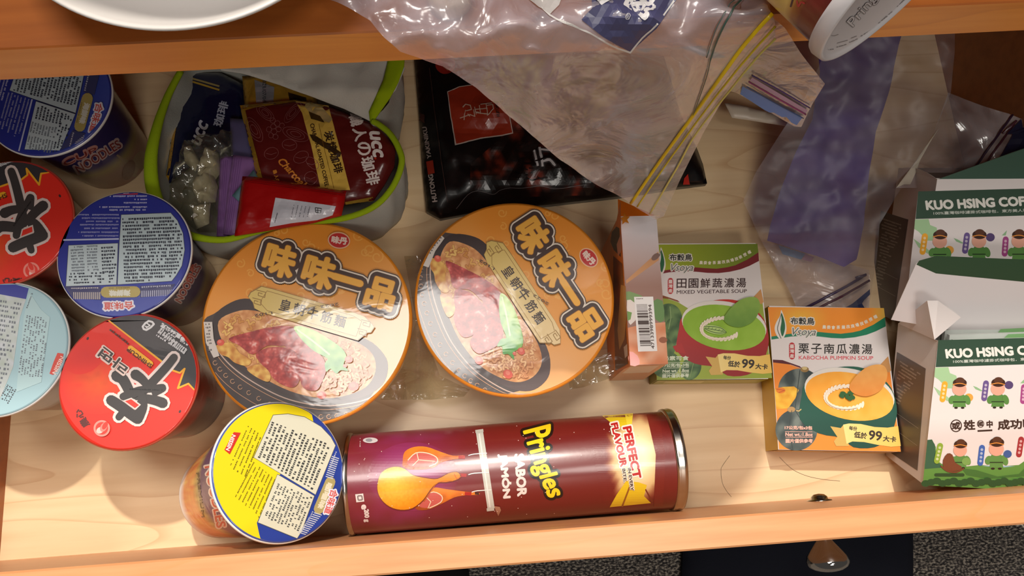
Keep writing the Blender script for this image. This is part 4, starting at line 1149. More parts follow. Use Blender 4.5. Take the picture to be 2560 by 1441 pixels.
part(mb, 'open_flap', M_paper, th, 'orange triangular flap')
mb = MB()
mb.add([B.p(0, -.002, .01), B.p(1, -.002, .01), B.p(1, -.002, .97), B.p(0, -.002, .97)], [(0, 1, 2, 3)], (214, 150, 96))
mb.add([B.p(.1, -.0026, .1), B.p(.85, -.0026, .1), B.p(.85, -.0026, .5), B.p(.1, -.0026, .5)], [(0, 1, 2, 3)], (222, 196, 168))
part(mb, 'end_flap', M_paper, th)
# ---------------------------------------------------------------- coffee boxes
GD = (48, 74, 58); WH = (224, 216, 214)
def fig(a, x, y, s, robe=(92, 140, 72), flip=1):
    a.ell(x, y + 78 * s, 52 * s, 46 * s, robe); a.poly([(x - 44 * s, y + 84 * s), (x + 44 * s, y + 84 * s), (x + 52 * s, y + 140 * s), (x - 52 * s, y + 140 * s)], robe)
    a.ell(x - 58 * s, y + 84 * s, 26 * s, 34 * s, robe, 20); a.ell(x + 62 * s, y + 84 * s, 24 * s, 40 * s, robe, -20)
    a.line([(x - 50 * s, y + 100 * s), (x + 50 * s, y + 100 * s)], 8 * s, (40, 60, 36))
    a.ell(x - 26 * s, y + 146 * s, 14 * s, 8 * s, (40, 34, 30)); a.ell(x + 26 * s, y + 146 * s, 14 * s, 8 * s, (40, 34, 30))
    a.ell(x, y, 56 * s, 52 * s, (222, 164, 142)); a.ell(x + 4, y - 50 * s, 54 * s, 34 * s, (60, 36, 28)); a.ell(x + 6, y - 66 * s, 36 * s, 26 * s, (86, 52, 36))
    a.line([(x - 50 * s, y - 36 * s), (x + 2, y - 46 * s), (x + 54 * s, y - 34 * s)], 7 * s, (220, 140, 60), sm=3)
def pill(a, x0, y0, x1, y1, c):
    a.line([(x0, y0), (x1, y1)], 46, c, cap=2)
    for i in range(4):
        t = (i + 0.5) / 4; a.ell(x0 + (x1 - x0) * t, y0 + (y1 - y0) * t, 11, 11, mixc(c, (240, 236, 230), 0.6), n=8)
def coffee_front(a, big=True):
    a.fr = (2180, 780, 3.1316)
    a.poly([(519, 222), (1560, 195), (1560, 1420), (396, 1358)], WH)
    a.poly([(519, 222), (1560, 195), (1560, 400), (498, 434)], GD)
    a.text('KUO HSING COFFEE', (585, 362), (1480, 322), 66, (224, 222, 214), bold=5, shear=-0.1)
    a.text('100%臺灣咖啡濾掛式咖啡包．東方美人咖啡系列', (636, 402), (1480, 374), 24, (190, 196, 186), bold=0.6)
    a.poly([(494, 438), (598, 434), (610, 480), (660, 500), (670, 560), (640, 600), (590, 600), (520, 530), (488, 510)], (160, 196, 150)); a.poly([(482, 585), (560, 640), (620, 690), (590, 700), (520, 650)], (160, 196, 150))
    a.poly([(790, 580), (820, 590), (870, 620), (850, 622), (810, 606)], (140, 180, 136)); a.poly([(1160, 560), (1200, 520), (1190, 560)], (140, 180, 136))
    a.ell(758, 672, 34, 32, (226, 160, 70)); a.ell(1072, 574, 34, 32, (84, 66, 110)); a.ell(1390, 660, 32, 32, (196, 90, 60))
    pill(a, 570, 566, 552, 686, (236, 168, 50)); pill(a, 893, 560, 878, 678, (104, 84, 140)); pill(a, 1190, 590, 1182, 700, (160, 70, 130))
    fig(a, 684, 606, 1.0); fig(a, 985, 604, 1.0, (84, 132, 66)); fig(a, 1290, 604, 1.0)
    if big:
        a.ell(658, 893, 46, 50, (60, 44, 38), 8); a.ell(658, 893, 37, 41, WH, 8)
        a.text('或', (628, 922), (690, 920), 56, (60, 44, 38), bold=3)
        a.text('姓', (722, 926), (806, 922), 74, (60, 44, 38), bold=3.5)
        a.ell(850, 878, 28, 30, (60, 44, 38)); a.ell(850, 878, 22, 24, WH); a.text('國', (832, 896), (868, 895), 34, (60, 44, 38), bold=1.5)
        a.text('中', (900, 908), (944, 906), 54, (60, 44, 38), bold=3); a.line([(826, 934), (942, 928)], 14, (60, 44, 38))
        a.text('成功咖啡', (988, 924), (1370, 905), 74, (60, 44, 38), bold=3.5)
        a.poly([(434, 1004), (470, 1000), (500, 1060), (500, 1160), (560, 1200), (700, 1215), (850, 1200), (1000, 1210), (1150, 1200), (1220, 1150), (1560, 1130), (1560, 1420), (396, 1358)], (92, 142, 66), sm=0)
        a.poly([(434, 1004), (468, 1000), (492, 1040), (498, 1160), (560, 1220), (412, 1232)], (54, 96, 72), sm=0)
        a.poly([(860, 1206), (960, 1204), (1120, 1210), (1000, 1222)], (150, 184, 206))
        a.poly([(700, 1225), (820, 1240), (980, 1290), (1150, 1270), (1220, 1200), (1560, 1140), (1560, 1260), (900, 1310), (740, 1280)], (66, 112, 54), sm=0)
        a.line([(500, 1278), (712, 1278)], 26, (46, 76, 44), cap=2)
        for i in range(22):
            x = 420 + i * 44; a.ell(x, 1345 - (i % 3) * 10, 34, 26, (44, 82, 46))
        fig(a, 690, 1085, 0.95); fig(a, 974, 1075, 1.05); fig(a, 1300, 1100, 1.0)
        a.poly([(556, 1160), (590, 1110), (630, 1120), (650, 1180), (700, 1210), (690, 1240), (600, 1250), (560, 1220)], (116, 66, 44), sm=2); a.line([(542, 1210), (590, 1248), (660, 1256), (715, 1230)], 12, (116, 66, 44), sm=3)
        a.ell(738, 1172, 34, 30, (120, 160, 84)); a.ell(1062, 1114, 32, 30, (60, 92, 150))
        pill(a, 534, 1050, 508, 1168, (140, 170, 60)); pill(a, 862, 1065, 848, 1184, (60, 100, 176)); pill(a, 1168, 1000, 1150, 1118, (160, 50, 56))
def coffee_side(a, P, seed):
    a.poly(P, (74, 62, 56))
    cx = sum(p[0] for p in P) / 4; cy = sum(p[1] for p in P) / 4
    C = [(cx + (x - cx) * 0.84, cy + (y - cy) * 0.93) for x, y in P]
    a.tiny(C[0], C[1], C[3][1] - C[0][1], 30, (132, 122, 114), 26, 0.06, clip=C, seed=seed, fillh=0.45, dens=0.8)
    for f in (0.6, 0.78):
        l = (C[0][0] + (C[3][0] - C[0][0]) * f, C[0][1] + (C[3][1] - C[0][1]) * f); r = (C[1][0] + (C[2][0] - C[1][0]) * f, C[1][1] + (C[2][1] - C[1][1]) * f)
        a.line([l, r], 3, (150, 140, 132))
def card(mb, pts, col, col2=None, th=0.0005):
    n = (pts[1] - pts[0]).cross(pts[2] - pts[0]).normalized()
    mb.add(pts, [tuple(range(len(pts)))], col); mb.add([p - n * th for p in pts], [tuple(range(len(pts)))[::-1]], col2 or col)
    q = [p - n * th for p in pts]
    for i in range(len(pts)):
        j = (i + 1) % len(pts); mb.add([pts[i], q[i], q[j], pts[j]], [(0, 1, 2, 3)], (226, 220, 212))
def coffee_box(label, par, w, h, t, big, tf, sideP, sfr, seed):
    B = Bx(frame(*par), w, h, t)
    low = B.p(0, 0, 1).z
    if low < 0.0008: B.M = Matrix.Translation((0, 0, 0.0008 - low)) @ B.M
    o = B.p(.5, 0, 1); th = thing('coffee_box', (o.x, o.y, 0), label, 'coffee box', 'drip coffee boxes')
    mb = MB()
    for q, c in ((FRONT, WH), (LEFT, (196, 188, 182)), (RIGHT, WH), (BOT, (196, 186, 176)), (BACK, (200, 190, 180))): B.quad(mb, q, c)
    # inner faces of the open carton
    I = [(.004, 1, .006), (.996, 1, .006), (.996, .03, .006), (.004, .03, .006)]
    for q in (I, [(x, y, .994) for x, y, z in I][::-1], [(.004, 1, .006), (.004, .03, .006), (.004, .03, .994), (.004, 1, .994)], [(.996, 1, .006), (.996, 1, .994), (.996, .03, .994), (.996, .03, .006)]): B.quad(mb, q, (206, 198, 190))
    a = Art(B.front(), tf=tf); coffee_front(a, big); a.merge(mb)
    a = Art(B.pl(LEFT), sfr); coffee_side(a, sideP, seed); a.merge(mb)
    part(mb, 'carton', M_paper, th)
    return B, th
def tfA(x, y): return (2296 + (x - 2346) * 1.02, 480 + (y - 852) * 1.02)
BA, tA = coffee_box('rear green and white coffee box lying against the bags, front band reading KUO HSING', (0.361, 0.1031, 0.0236 + 0.028, 0.528, -0.0545, 0), 0.108, 0.1192, 0.06, False, tfA,
                    [(205, 352), (428, 424), (308, 1255), (100, 1140)], (2140, 420, 3.276), 5)
BB, tB = coffee_box('front green and white coffee box, torn open with flaps raised', (0.3405, -0.0252, 0.0559, 0.4219, -0.0619, 0), 0.108, 0.1157, 0.0594, True, None,
                    [(195, 315), (420, 445), (355, 1245), (110, 1080)], (2180, 780, 3.1316), 6)
# rear box: dark panel painted as shade inside the top, with raised green flap
mb = MB(); 
card(mb, [BA.p(0, 1, 1), BA.p(1, 1, 1), BA.p(1, 1.0, 0.02), BA.p(0, 1.0, 0.02)], (52, 38, 32)); part(mb, 'shade_panel', M_paper, tA, 'dark panel for the shade inside the top')
mb = MB(); card(mb, [BA.p(0.01, 1.0, 0), BA.p(1, 1.0, 0), BA.p(1, 1.30, 0.12), BA.p(.55, 1.17, 0.06)], (54, 84, 68)); part(mb, 'top_flap', M_paper, tA, 'dark green flap')
mb = MB(); pts = []
for i in range(9):
    t = i / 8; pts.append(BA.p(0.0, 1 + 0.035 * math.sin(t * math.pi), 1 - t))
card(mb, pts + [BA.p(0.0, 1, 0.0)] if False else pts, (190, 180, 172)); part(mb, 'side_flap', M_paper, tA)
# front box: big torn lid standing up behind, folded ear, packets inside
mb = MB()
fo = [(2228, 800), (2290, 660), (2296, 655), (2330, 680), (2400, 690), (2560, 705), (2680, 712), (2690, 800), (2460, 840)]
def flapz(x, y): return 0.075 + 0.045 * (845 - y) / 190.0
pf = [U(x, y, flapz(x, y)) for x, y in fo]
fp3 = face_plane([U(2240, 840, 0.076), U(2660, 840, 0.076), U(2660, 680, 0.114), U(2290, 680, 0.114)])
P2 = [fp3.at(x, y) for x, y in fo]
card(mb, P2[::-1], (222, 216, 216), (56, 84, 66))
a = Art(fp3)
a.poly([(2291, 662), (2298, 652), (2340, 640), (2700, 655), (2700, 712), (2560, 705), (2400, 690), (2340, 684)], (48, 76, 52))
a.merge(mb)
part(mb, 'torn_lid', M_paper, tB, 'white inside of the torn lid with green edge')
mb = MB()
ear = [BB.p(0, 1, 1), U(2318, 752, 0.118), U(2345, 752, 0.120), U(2382, 776, 0.113), U(2402, 794, 0.110), U(2336, 850, 0.104), BB.p(0, 1, 0.02)]
ctr = Vector((0, 0, 0))
for p in ear: ctr += p
ctr /= len(ear)
mb.add([ear[0], ear[1], ear[5], ear[6]], [(0, 1, 2, 3)], (206, 198, 194)); mb.add([ear[1], ear[2], ear[3], ear[4], ear[5]], [(0, 1, 2, 3, 4)], (224, 218, 216))
part(mb, 'ear_flap', M_paper, tB)
for i in range(5):
    k = 0.12 + i * 0.155
    mb = MB(); col = (206, 212, 206)
    q = [BB.p(0.16 + 0.02 * (i % 2), 0.1, k), BB.p(0.97, 0.1, k), BB.p(0.97, 1.0 + 0.02 * i, k + 0.02), BB.p(0.16 + 0.015 * i, 0.985 + 0.016 * i, k + 0.02)]
    n = (q[1] - q[0]).cross(q[2] - q[0]).normalized(); prism(mb, q, 0.0035, n, col)
    gq = [BB.p(0.55, 0.97, k - 0.002), BB.p(0.97, 0.97, k - 0.002), BB.p(0.97, 1.0 + 0.02 * i, k + 0.016), BB.p(0.6, 0.99 + 0.017 * i, k + 0.016)]
    if n.dot(BB.p(0, 0, 0) - BB.p(0, 0, 1)) < 0: n = -n
    mb.add([p + n * 0.0006 for p in gq], [(0, 1, 2, 3)], (120, 168, 110))
    solo(mb, 'drip_coffee_bag', M_paper, ('frontmost', 'second', 'middle', 'fourth', 'rearmost')[i] + ' of the white and green packets inside the torn coffee box', 'coffee packet', 'packets inside the torn coffee box')
# ---------------------------------------------------------------- black roasted meat pouch at the back
def bpz(x, y): return 0.006 + 0.010 * fn(x, y, 0.006, 1)
po = [(1033, 120), (1048, 300), (1056, 430), (1066, 528), (1100, 546), (1180, 530), (1360, 512), (1550, 490), (1690, 468), (1768, 458), (1757, 410), (1740, 368), (1700, 280), (1660, 140)]
def bcol(x, y): return (16, 14, 15)
mb = soft(po, lambda x, y: 0.008, 13, 0.016, 0.0075, 70, 0.006, 0.012, (17, 15, 16), colf=bcol)
bv = Bv(mb, 0.02, 14)
a = Art(bv, (1000, 130, 3.2), base=0.0005, step=0.0003)
bv.div = 16
def meat(x, y):
    n = fn(x, y, 0.006, 3) + 0.7 * fn(x, y, 0.018, 5)
    return mixc((20, 14, 13), (128, 44, 26), max(0, n * 1.5))
a.poly([(880, 500), (1000, 640), (1200, 780), (1480, 990), (1700, 1140), (1300, 1150), (900, 1160), (750, 1130), (560, 1110), (560, 900), (800, 700)], meat, g=22)
a.poly([(380, 322), (470, 280), (590, 264), (780, 380), (880, 520), (906, 655), (800, 680), (640, 700), (440, 752), (410, 560)], (196, 178, 168), g=16); a.poly([(388, 328), (472, 288), (588, 272), (776, 386), (872, 524), (898, 648), (800, 672), (640, 692), (448, 742), (418, 560)], (158, 50, 28), g=16)
a.ell(365, 100, 80, 80, (140, 34, 24)); a.line([(345, 120), (385, 150)], 8, (190, 150, 130))
# house mark and characters
GY = (206, 178, 160)
a.line([(485, 530), (560, 505), (600, 520), (590, 470)], 7, GY); a.line([(520, 470), (515, 550)], 7, GY); a.line([(500, 450), (520, 430), (560, 440), (570, 470), (530, 480)], 7, GY); a.line([(540, 500), (560, 520)], 7, GY)
a.line([(600, 450), (612, 505)], 7, GY); a.line([(600, 470), (700, 462)], 7, GY); a.line([(612, 490), (700, 500)], 7, GY); a.line([(640, 440), (650, 500)], 7, GY); a.line([(690, 430), (700, 510)], 7, GY); a.line([(650, 435), (735, 425)], 7, GY); a.line([(700, 510), (745, 470), (740, 440), (700, 445)], 7, GY)
a.text('HUTONG', (800, 516), (782, 410), 26, (50, 26, 22), bold=1)
a.text('YAKINIKU', (256, 850), (216, 600), 32, (176, 160, 154), bold=1.5); a.text('HUTONG', (300, 1196), (266, 980), 36, (170, 156, 150), bold=2)
a.poly([(215, 880), (270, 868), (284, 970), (232, 984)], (150, 44, 28)); a.ell(148, 518, 22, 30, (66, 34, 30))
a.line([(240, 130), (300, 600), (380, 1200)], 5, (66, 44, 40), sm=4)
for w, c in ((38, (60, 56, 58)), (18, (204, 200, 200))):
    a.line([(1075, 790), (1100, 915)], w, c, cap=False); a.line([(1120, 770), (1140, 920)], w, c, cap=False); a.line([(1140, 880), (1200, 870), (1240, 910)], w, c, sm=3); a.line([(1120, 790), (1225, 800)], w, c, cap=False)
for i in range(22):
    R = random.Random(i); x = R.uniform(850, 1250); y = R.uniform(720, 1100); a.line([(x, y), (x + R.uniform(40, 140), y + R.uniform(-60, 70))], 9, (16, 10, 10))
a.line([(450, 1250), (540, 1140), (620, 1110), (740, 1138), (800, 1105), (880, 1085), (980, 1085), (1130, 1068), (1240, 1090), (1480, 1058)], 4, (120, 112, 112), sm=4)
a.poly([(2270, 1010), (2300, 975), (2316, 1060), (2262, 1060)], (180, 36, 26))
a.merge(mb)
solo(mb, 'food_pouch', M_black, 'shiny black roasted meat pouch with an orange square label at the back', 'food pouch')
# ---------------------------------------------------------------- white zip pouch with lime trim
RZ = 0.082
rimp = [(452, 178), (420, 240), (395, 310), (378, 390), (380, 460), (398, 515), (430, 560), (480, 590), (560, 600), (640, 580), (740, 556), (845, 549), (930, 520), (980, 470), (1004, 410), (996, 370), (975, 335), (948, 312), (930, 303), (960, 250), (1000, 200), (1017, 158), (1010, 60), (460, 60)]
pt = thing('zip_pouch', tuple(U(700, 420, 0)), 'white mesh pouch with lime green trim, crammed with sachets', 'pouch')
vis = rimp[:19]
rim3 = smooth_path([U(x, y, RZ) for x, y in vis], 5)
mb = MB(); tube(mb, rim3, [0.0026 + 0.0030 * math.exp(-((i - 20) / 11.0) ** 2) for i in range(len(rim3))], (150, 176, 20), n=10, flat=0.8); part(mb, 'lime_trim', M_cloth, pt, 'lime green edge binding')
full = smooth_path([U(x, y, RZ) for x, y in vis] + [U(980, 240, RZ), U(985, 150, RZ), U(800, 120, RZ), U(600, 120, RZ), U(480, 130, RZ)], 4, True)
cen = sum(full, Vector()) / len(full)
mb = MB(); vs = []; fs = []; cs = []; n = len(full); K = 9
for k in range(K + 1):
    t = k / K; zz = RZ * (1 - t) + 0.001
    for i, p in enumerate(full):
        d = p - cen; ang = math.atan2(d.y, d.x)
        s = 1.0 + (0.045 + 0.02 * math.sin(ang * 9)) * math.sin(t * math.pi * 0.9) - 0.05 * t
        q = cen + Vector((d.x * s, d.y * s, 0)); vs.append((q.x + 0.0015 * math.sin(ang * 23 + t * 5), q.y, zz)); cs.append((196, 196, 186))
for k in range(K):
    for i in range(n):
        j = (i + 1) % n; fs.append((k * n + i, (k + 1) * n + i, (k + 1) * n + j, k * n + j))
fs.append(tuple(K * n + i for i in range(n))[::-1])
mb.add(vs, fs, cs, 0, True); part(mb, 'pouch_body', M_cloth, pt, 'white woven body')
fl = [(540, 140), (1000, 140), (1012, 170), (990, 225), (925, 303), (860, 272), (800, 250), (700, 212), (600, 182), (552, 176)]
fz = lambda x, y: 0.098 + 0.012 * math.sin(x / 150.0) - 0.02 * max(0, (y - 230) / 80.0)
mb = soft(fl, fz, 14, 0, 0.0008, 20, 0.004, 0.015, (206, 204, 194)); part(mb, 'flap', M_cloth, pt, 'white folded flap')
ed = [(1014, 120), (1010, 165), (996, 205), (975, 245), (950, 280), (935, 302), (925, 306), (922, 280), (940, 240), (958, 200), (968, 160), (972, 120)]
mb = soft(ed, lambda x, y: fz(x, y) + 0.0022, 9, 0.001, 0.001, 8, 0.0, 0.02, (158, 186, 14)); part(mb, 'flap_trim', M_cloth, pt, 'bright lime zip tape')
FR2 = (400, 100, 2.62)
def c2(pts): return [(400 + x / 2.62, 100 + y / 2.62) for x, y in pts]
def packet(name, ol, z, label, cat, col, artf=None, mats=None, puff=0.004, thick=0.0012, edge=22, nz=0.0012, g=12, zf=None, group=None, k=1.0):
    mb = soft(c2(ol), zf or (lambda x, y: z), g, puff, thick, edge, nz, 0.03, col, k=k)
    if artf:
        a = Art(Bv(mb, z, 12), FR2, base=0.0002, step=0.00012); artf(a); a.merge(mb)
    return solo(mb, name, mats or [M_foil, M_gold], label, cat, group)
# navy coffee packet
def art_navy(a):
    a.line([(172, 240), (145, 370), (95, 600), (45, 950)], 18, (214, 166, 50), mat=1); a.line([(160, 240), (130, 370), (80, 600), (35, 930)], 6, (60, 44, 20), mat=1)
    a.line([(215, 255), (390, 305)], 12, (190, 170, 110), mat=1); a.line([(215, 275), (390, 330)], 12, (220, 180, 70), mat=1)
    a.text('琲', (440, 500), (440, 400), -56, (176, 180, 196), bold=2) if False else None
    a.text('珈琲', (405, 575), (452, 415), 58, (170, 174, 192), bold=2.5, L=4)
    a.text('ucc', (262, 700), (318, 560), 62, (190, 192, 206), bold=4, shear=0.2, L=4)
packet('coffee_packet', [(165, 215), (400, 215), (560, 300), (570, 520), (565, 700), (400, 800), (200, 830), (30, 960), (90, 560)], 0.045, 'navy blue coffee packet with gold edge at the left inside the pouch', 'coffee packet', (14, 18, 54), art_navy, puff=0.006, group='coffee packets in the pouch')
# gold packet behind
def art_gold(a):
    a.poly([(620, 262), (750, 310), (742, 410), (630, 412)], (176, 176, 186)); a.text('2021/07/06', (672, 250), (672, 408), 24, (96, 96, 106), bold=0.6)
    a.poly([(840, 345), (960, 380), (960, 400), (850, 400)], (60, 40, 20))
packet('coffee_packet', [(538, 236), (700, 230), (1000, 330), (1060, 470), (900, 520), (560, 520)], 0.062, 'gold foil coffee packet with a date panel, under the pouch flap', 'coffee packet', (206, 158, 54), art_gold, mats=[M_gold, M_foil], group='coffee packets in the pouch', nz=0.003)
# brown charcoal roasted packet
BR = (92, 24, 22)
def art_ucc(a):
    a.poly([(525, 430), (600, 425), (880, 395), (900, 405), (620, 445), (560, 462), (672, 905), (634, 912)], (212, 164, 50), mat=1)
    a.poly([(886, 402), (1104, 434), (1170, 680), (1246, 985), (1056, 985), (990, 690), (930, 480)], (216, 176, 78), g=30)
    a.poly([(960, 400), (1060, 440), (1130, 520), (1110, 545), (1020, 520), (950, 440)], (242, 220, 150), mat=1); a.poly([(975, 470), (1050, 500), (1080, 545), (990, 520)], (70, 50, 20))
    a.poly([(980, 620), (1010, 622), (1190, 740), (1180, 770), (1000, 660)], (58, 40, 18))  # dark diagonal reflection on the gold, painted as a flat shape
    a.line([(1040, 550), (1140, 975)], 3, (120, 84, 30))
    a.text('CHARCOAL ROASTED COFFEE', (985, 555), (1085, 960), 24, (66, 44, 22), bold=1)
    for i, ch in enumerate('炭焼珈琲'): a.text(ch, (1072 + i * 19, 610 + i * 70), (1088 + i * 19, 672 + i * 70), 62, (50, 32, 20), bold=1.5)
    for i, ch in enumerate('職人の珈琲'):
        if ch == '職': x, y = 1232, 490
        else: x, y = 1232 + i * 27, 490 + i * 96
        a.text(ch, (x, y), (x + 20, y + 82), 84, (226, 212, 206), bold=3)
    a.text('ucc', (1372, 602), (1400, 764), 60, (232, 220, 214), bold=5, shear=0.25); a.ell(1412, 778, 7, 7, (200, 60, 40))
    PK = (150, 92, 90)
    for (x, y, rx, ry, an) in ((690, 480, 70, 32, 40), (870, 480, 80, 30, -50), (620, 590, 90, 36, 60), (890, 620, 90, 40, 20)):
        for q in (1.0, .7, .4): a.line([(x + rx * q * math.cos(math.radians(t)) * math.cos(math.radians(an)) - ry * q * math.sin(math.radians(t)) * math.sin(math.radians(an)), y + rx * q * math.cos(math.radians(t)) * math.sin(math.radians(an)) + ry * q * math.sin(math.radians(t)) * math.cos(math.radians(an))) for t in range(0, 360, 20)], 2.5, PK, closed=True, cap=False)
    for (x, y, r) in ((740, 530, 17), (770, 550, 18), (745, 570, 18), (715, 590, 18), (750, 605, 18), (780, 590, 17), (730, 630, 17), (760, 640, 17), (800, 565, 15)):
        a.line([(x + r * math.cos(math.radians(t)), y + r * math.sin(math.radians(t))) for t in range(0, 360, 30)], 2.5, PK, closed=True, cap=False)
    for (x, y, rx, ry, an) in ((850, 690, 48, 36, 10), (730, 745, 48, 38, -20), (925, 770, 52, 36, -30), (1000, 810, 50, 30, 40), (990, 905, 44, 40, 0)):
        pts = [(x + rx * math.cos(math.radians(t)) * math.cos(math.radians(an)) - ry * math.sin(math.radians(t)) * math.sin(math.radians(an)), y + rx * math.cos(math.radians(t)) * math.sin(math.radians(an)) + ry * math.sin(math.radians(t)) * math.cos(math.radians(an))) for t in range(0, 360, 20)]
        a.line(pts, 2.5, PK, closed=True, cap=False); a.line([(x - rx * .7, y), (x, y + 8), (x + rx * .7, y - 4)], 2.5, PK)
    a.text('Charcoal', (770, 800), (925, 960), 46, (214, 130, 50), bold=2, shear=0.3)
    a.text('職人の', (742, 860), (768, 930), 22, (206, 130, 50), bold=1)
    a.line([(1215, 1075), (1395, 1040)], 26, (206, 160, 60), mat=1)
packet('coffee_packet', [(522, 428), (640, 418), (890, 392), (1110, 430), (1300, 505), (1435, 558), (1500, 640), (1545, 705), (1535, 830), (1470, 950), (1400, 1050), (1200, 1080), (1050, 1000), (640, 915), (590, 700)], 0.074, 'brown and gold charcoal roasted coffee packet on top inside the pouch', 'coffee packet', BR, art_ucc, puff=0.006, group='coffee packets in the pouch', nz=0.002)
# small sachets
def seam(col):
    def f(a):
        for q in (0, 14, 28): a.line([(440 + q, 770), (392 + q, 1270)], 3, col, L=1)
    return f
packet('sachet', [(458, 512), (560, 520), (610, 765), (590, 900), (470, 900)], 0.060, 'pale lavender paper sachet between the navy and brown packets', 'sachet', (92, 86, 124), None, mats=M_paper, puff=0.001, group='sachets in the pouch')
packet('sachet', [(395, 765), (470, 762), (490, 1000), (440, 1286), (370, 1286), (385, 1000)], 0.064, 'narrow mauve sachet leaning beside the clear bag', 'sachet', (132, 92, 150), lambda a: [a.line([(418 + q, 790), (392 + q * .8, 1270)], 3, (104, 66, 122), L=1) for q in (0, 12, 24)], mats=M_paper, puff=0.001, group='sachets in the pouch')
packet('sachet', [(478, 752), (612, 770), (640, 920), (560, 1100), (500, 1280), (414, 1276), (440, 1000)], 0.070, 'wider mauve sachet tucked under the red packet', 'sachet', (140, 98, 158), lambda a: [a.line([(492 + q, 775), (432 + q * .8, 1265)], 3, (108, 70, 128), L=1) for q in (0, 14, 28, 42)], mats=M_paper, puff=0.001, group='sachets in the pouch')
packet('sachet', [(612, 850), (650, 915), (520, 1060), (472, 1020)], 0.078, 'small teal sachet corner poking out beside the red packet', 'sachet', (100, 136, 146), None, mats=M_paper, puff=0.001, group='sachets in the pouch')
def art_red(a):
    for y in (905, 917, 929): a.line([(560, y), (1216, y + 92)], 3, (130, 16, 18), L=1)
    a.poly([(757, 1034), (1152, 1090), (1130, 1148), (1030, 1180), (860, 1200), (718, 1226)], (206, 206, 216))
    a.line([(1018, 1100), (1058, 1106), (1052, 1134), (1020, 1130)], 5, (60, 60, 60), closed=True, cap=False); a.line([(1035, 1104), (1035, 1130)], 4, (60, 60, 60)); a.line([(1020, 1116), (1055, 1120)], 4, (60, 60, 60))
    for i in range(5): a.tiny((985 - i * 26, 1095 - i * 3), (965 - i * 26, 1170), 10, 1, (110, 110, 120), 10, 0.3, seed=i)
    a.text('Ceylon Tea', (775, 1130), (752, 1205), -12, (70, 70, 80), bold=0.5) if False else a.tiny((775, 1130), (752, 1205), 10, 1, (60, 60, 70), 9, 0.2, seed=9)
packet('tea_packet', [(540, 893), (620, 896), (900, 940), (1220, 990), (1205, 1075), (1188, 1150), (1000, 1200), (700, 1250), (488, 1285)], 0.088, 'red tea packet with a white label lying at the front of the pouch', 'tea packet', (168, 16, 18), art_red, puff=0.005)
# clear bag with white packets inside
for i, (ol, lb) in enumerate((([(160, 700), (200, 690), (260, 800), (230, 860), (160, 800)], 'back'), ([(300, 700), (380, 740), (400, 860), (330, 960), (240, 900), (260, 800)], 'middle'), ([(230, 900), (340, 870), (380, 960), (360, 1060), (250, 1080), (215, 990)], 'front'), ([(215, 1090), (330, 1070), (320, 1200), (240, 1240), (210, 1170)], 'lowest'))):
    mb = soft(c2(ol), 0.058 + 0.003 * i, 8, 0.008, 0.002, 12, 0.006, 0.06, (214, 208, 196), k=i)
    solo(mb, 'creamer_packet', M_paper, 'crumpled white packet inside the clear bag, the ' + lb + ' one', 'packet', 'white packets inside the clear bag')
mb = soft(c2([(165, 670), (300, 625), (470, 598), (480, 760), (395, 775), (385, 1000), (368, 1262), (250, 1262), (150, 1180), (55, 1050), (100, 850)]), 0.066, 8, 0.012, 0.0005, 20, 0.009, 0.05, (230, 226, 220), both=False)
solo(mb, 'clear_bag', M_wrap, 'small clear plastic bag holding white packets at the left of the pouch', 'plastic bag')
# ---------------------------------------------------------------- things on the shelf
bc = U(400, 78, 0.372)
br = 0.088
bo = Vector((bc.x + 0.006, bc.y + br, ZS))
mb = MB()
lathe(mb, [(0.034, 0.0), (0.036, 0.0005), (0.038, 0.004), (0.055, 0.010), (0.074, 0.024), (br - 0.001, 0.040), (br, 0.042), (br - 0.0012, 0.0428), (br - 0.0032, 0.0415), (0.070, 0.024), (0.050, 0.010), (0.0005, 0.007)], bo, (0, 0, 1), 128, col=(196, 192, 188), cap0=True)
solo(mb, 'bowl', M_plast, 'plain white bowl on the shelf above the drawer', 'bowl')
co = U(1124, 18, ZS + 0.012)
mb = MB(); lathe(mb, [(0.0105, 0), (0.0112, 0.001), (0.0112, 0.010), (0.0095, 0.012), (0.0005, 0.0125)], (co.x, co.y + 0.0112, ZS), (0, 0, 1), 48, col=(222, 200, 166), cap0=True)
solo(mb, 'bottle_cap', M_plast, 'small cream round cap on the shelf under the clear bag', 'cap')
# second crisp can, lying on the shelf with its white lid toward us
R2 = 0.0385
zl = ZS + R2 + 0.024
lc = U(2243, -36, zl)
axl = Vector((0.54, -0.84, 0.09)).normalized(); o2 = lc - axl * 0.25
shc = thing('crisp_can', (o2.x, o2.y, ZS), 'crisp can lying on the shelf, its white plastic lid overhanging the drawer', 'crisp can')
mb = MB()
def c2col(an, h):
    d = 0.25 - h; n = fn(an * 2, h * 60, 1.0, 3)
    if d < 0.016: return (104, 26, 24)
    if d < 0.024: return mixc((104, 26, 24), (216, 178, 60), (d - 0.016) / 0.008)
    if d < 0.06: return mixc((222, 190, 60), (236, 214, 140), 0.5 + n)
    return (110, 30, 26)
lathe(mb, [(R2 - 0.004, 0.0)] + [(R2, 0.002 + 0.244 * i / 60) for i in range(61)], o2, axl, 96, colf=c2col, cap0=True)
a = Art(Bv(mb, ZS + 0.07, 14), (1900, 0, 3.879), base=0.0001)
a.line([(300, 60), (315, 10), (330, -30)], 16, (60, 40, 60), sm=3); a.line([(360, 10), (375, 60), (400, 20), (430, 30)], 18, (176, 40, 50), sm=3); a.line([(365, -30), (420, -10)], 16, (176, 40, 50))
a.merge(mb); part(mb, 'can_body', M_can, shc)
mb = MB(); LR = R2 + 0.0022
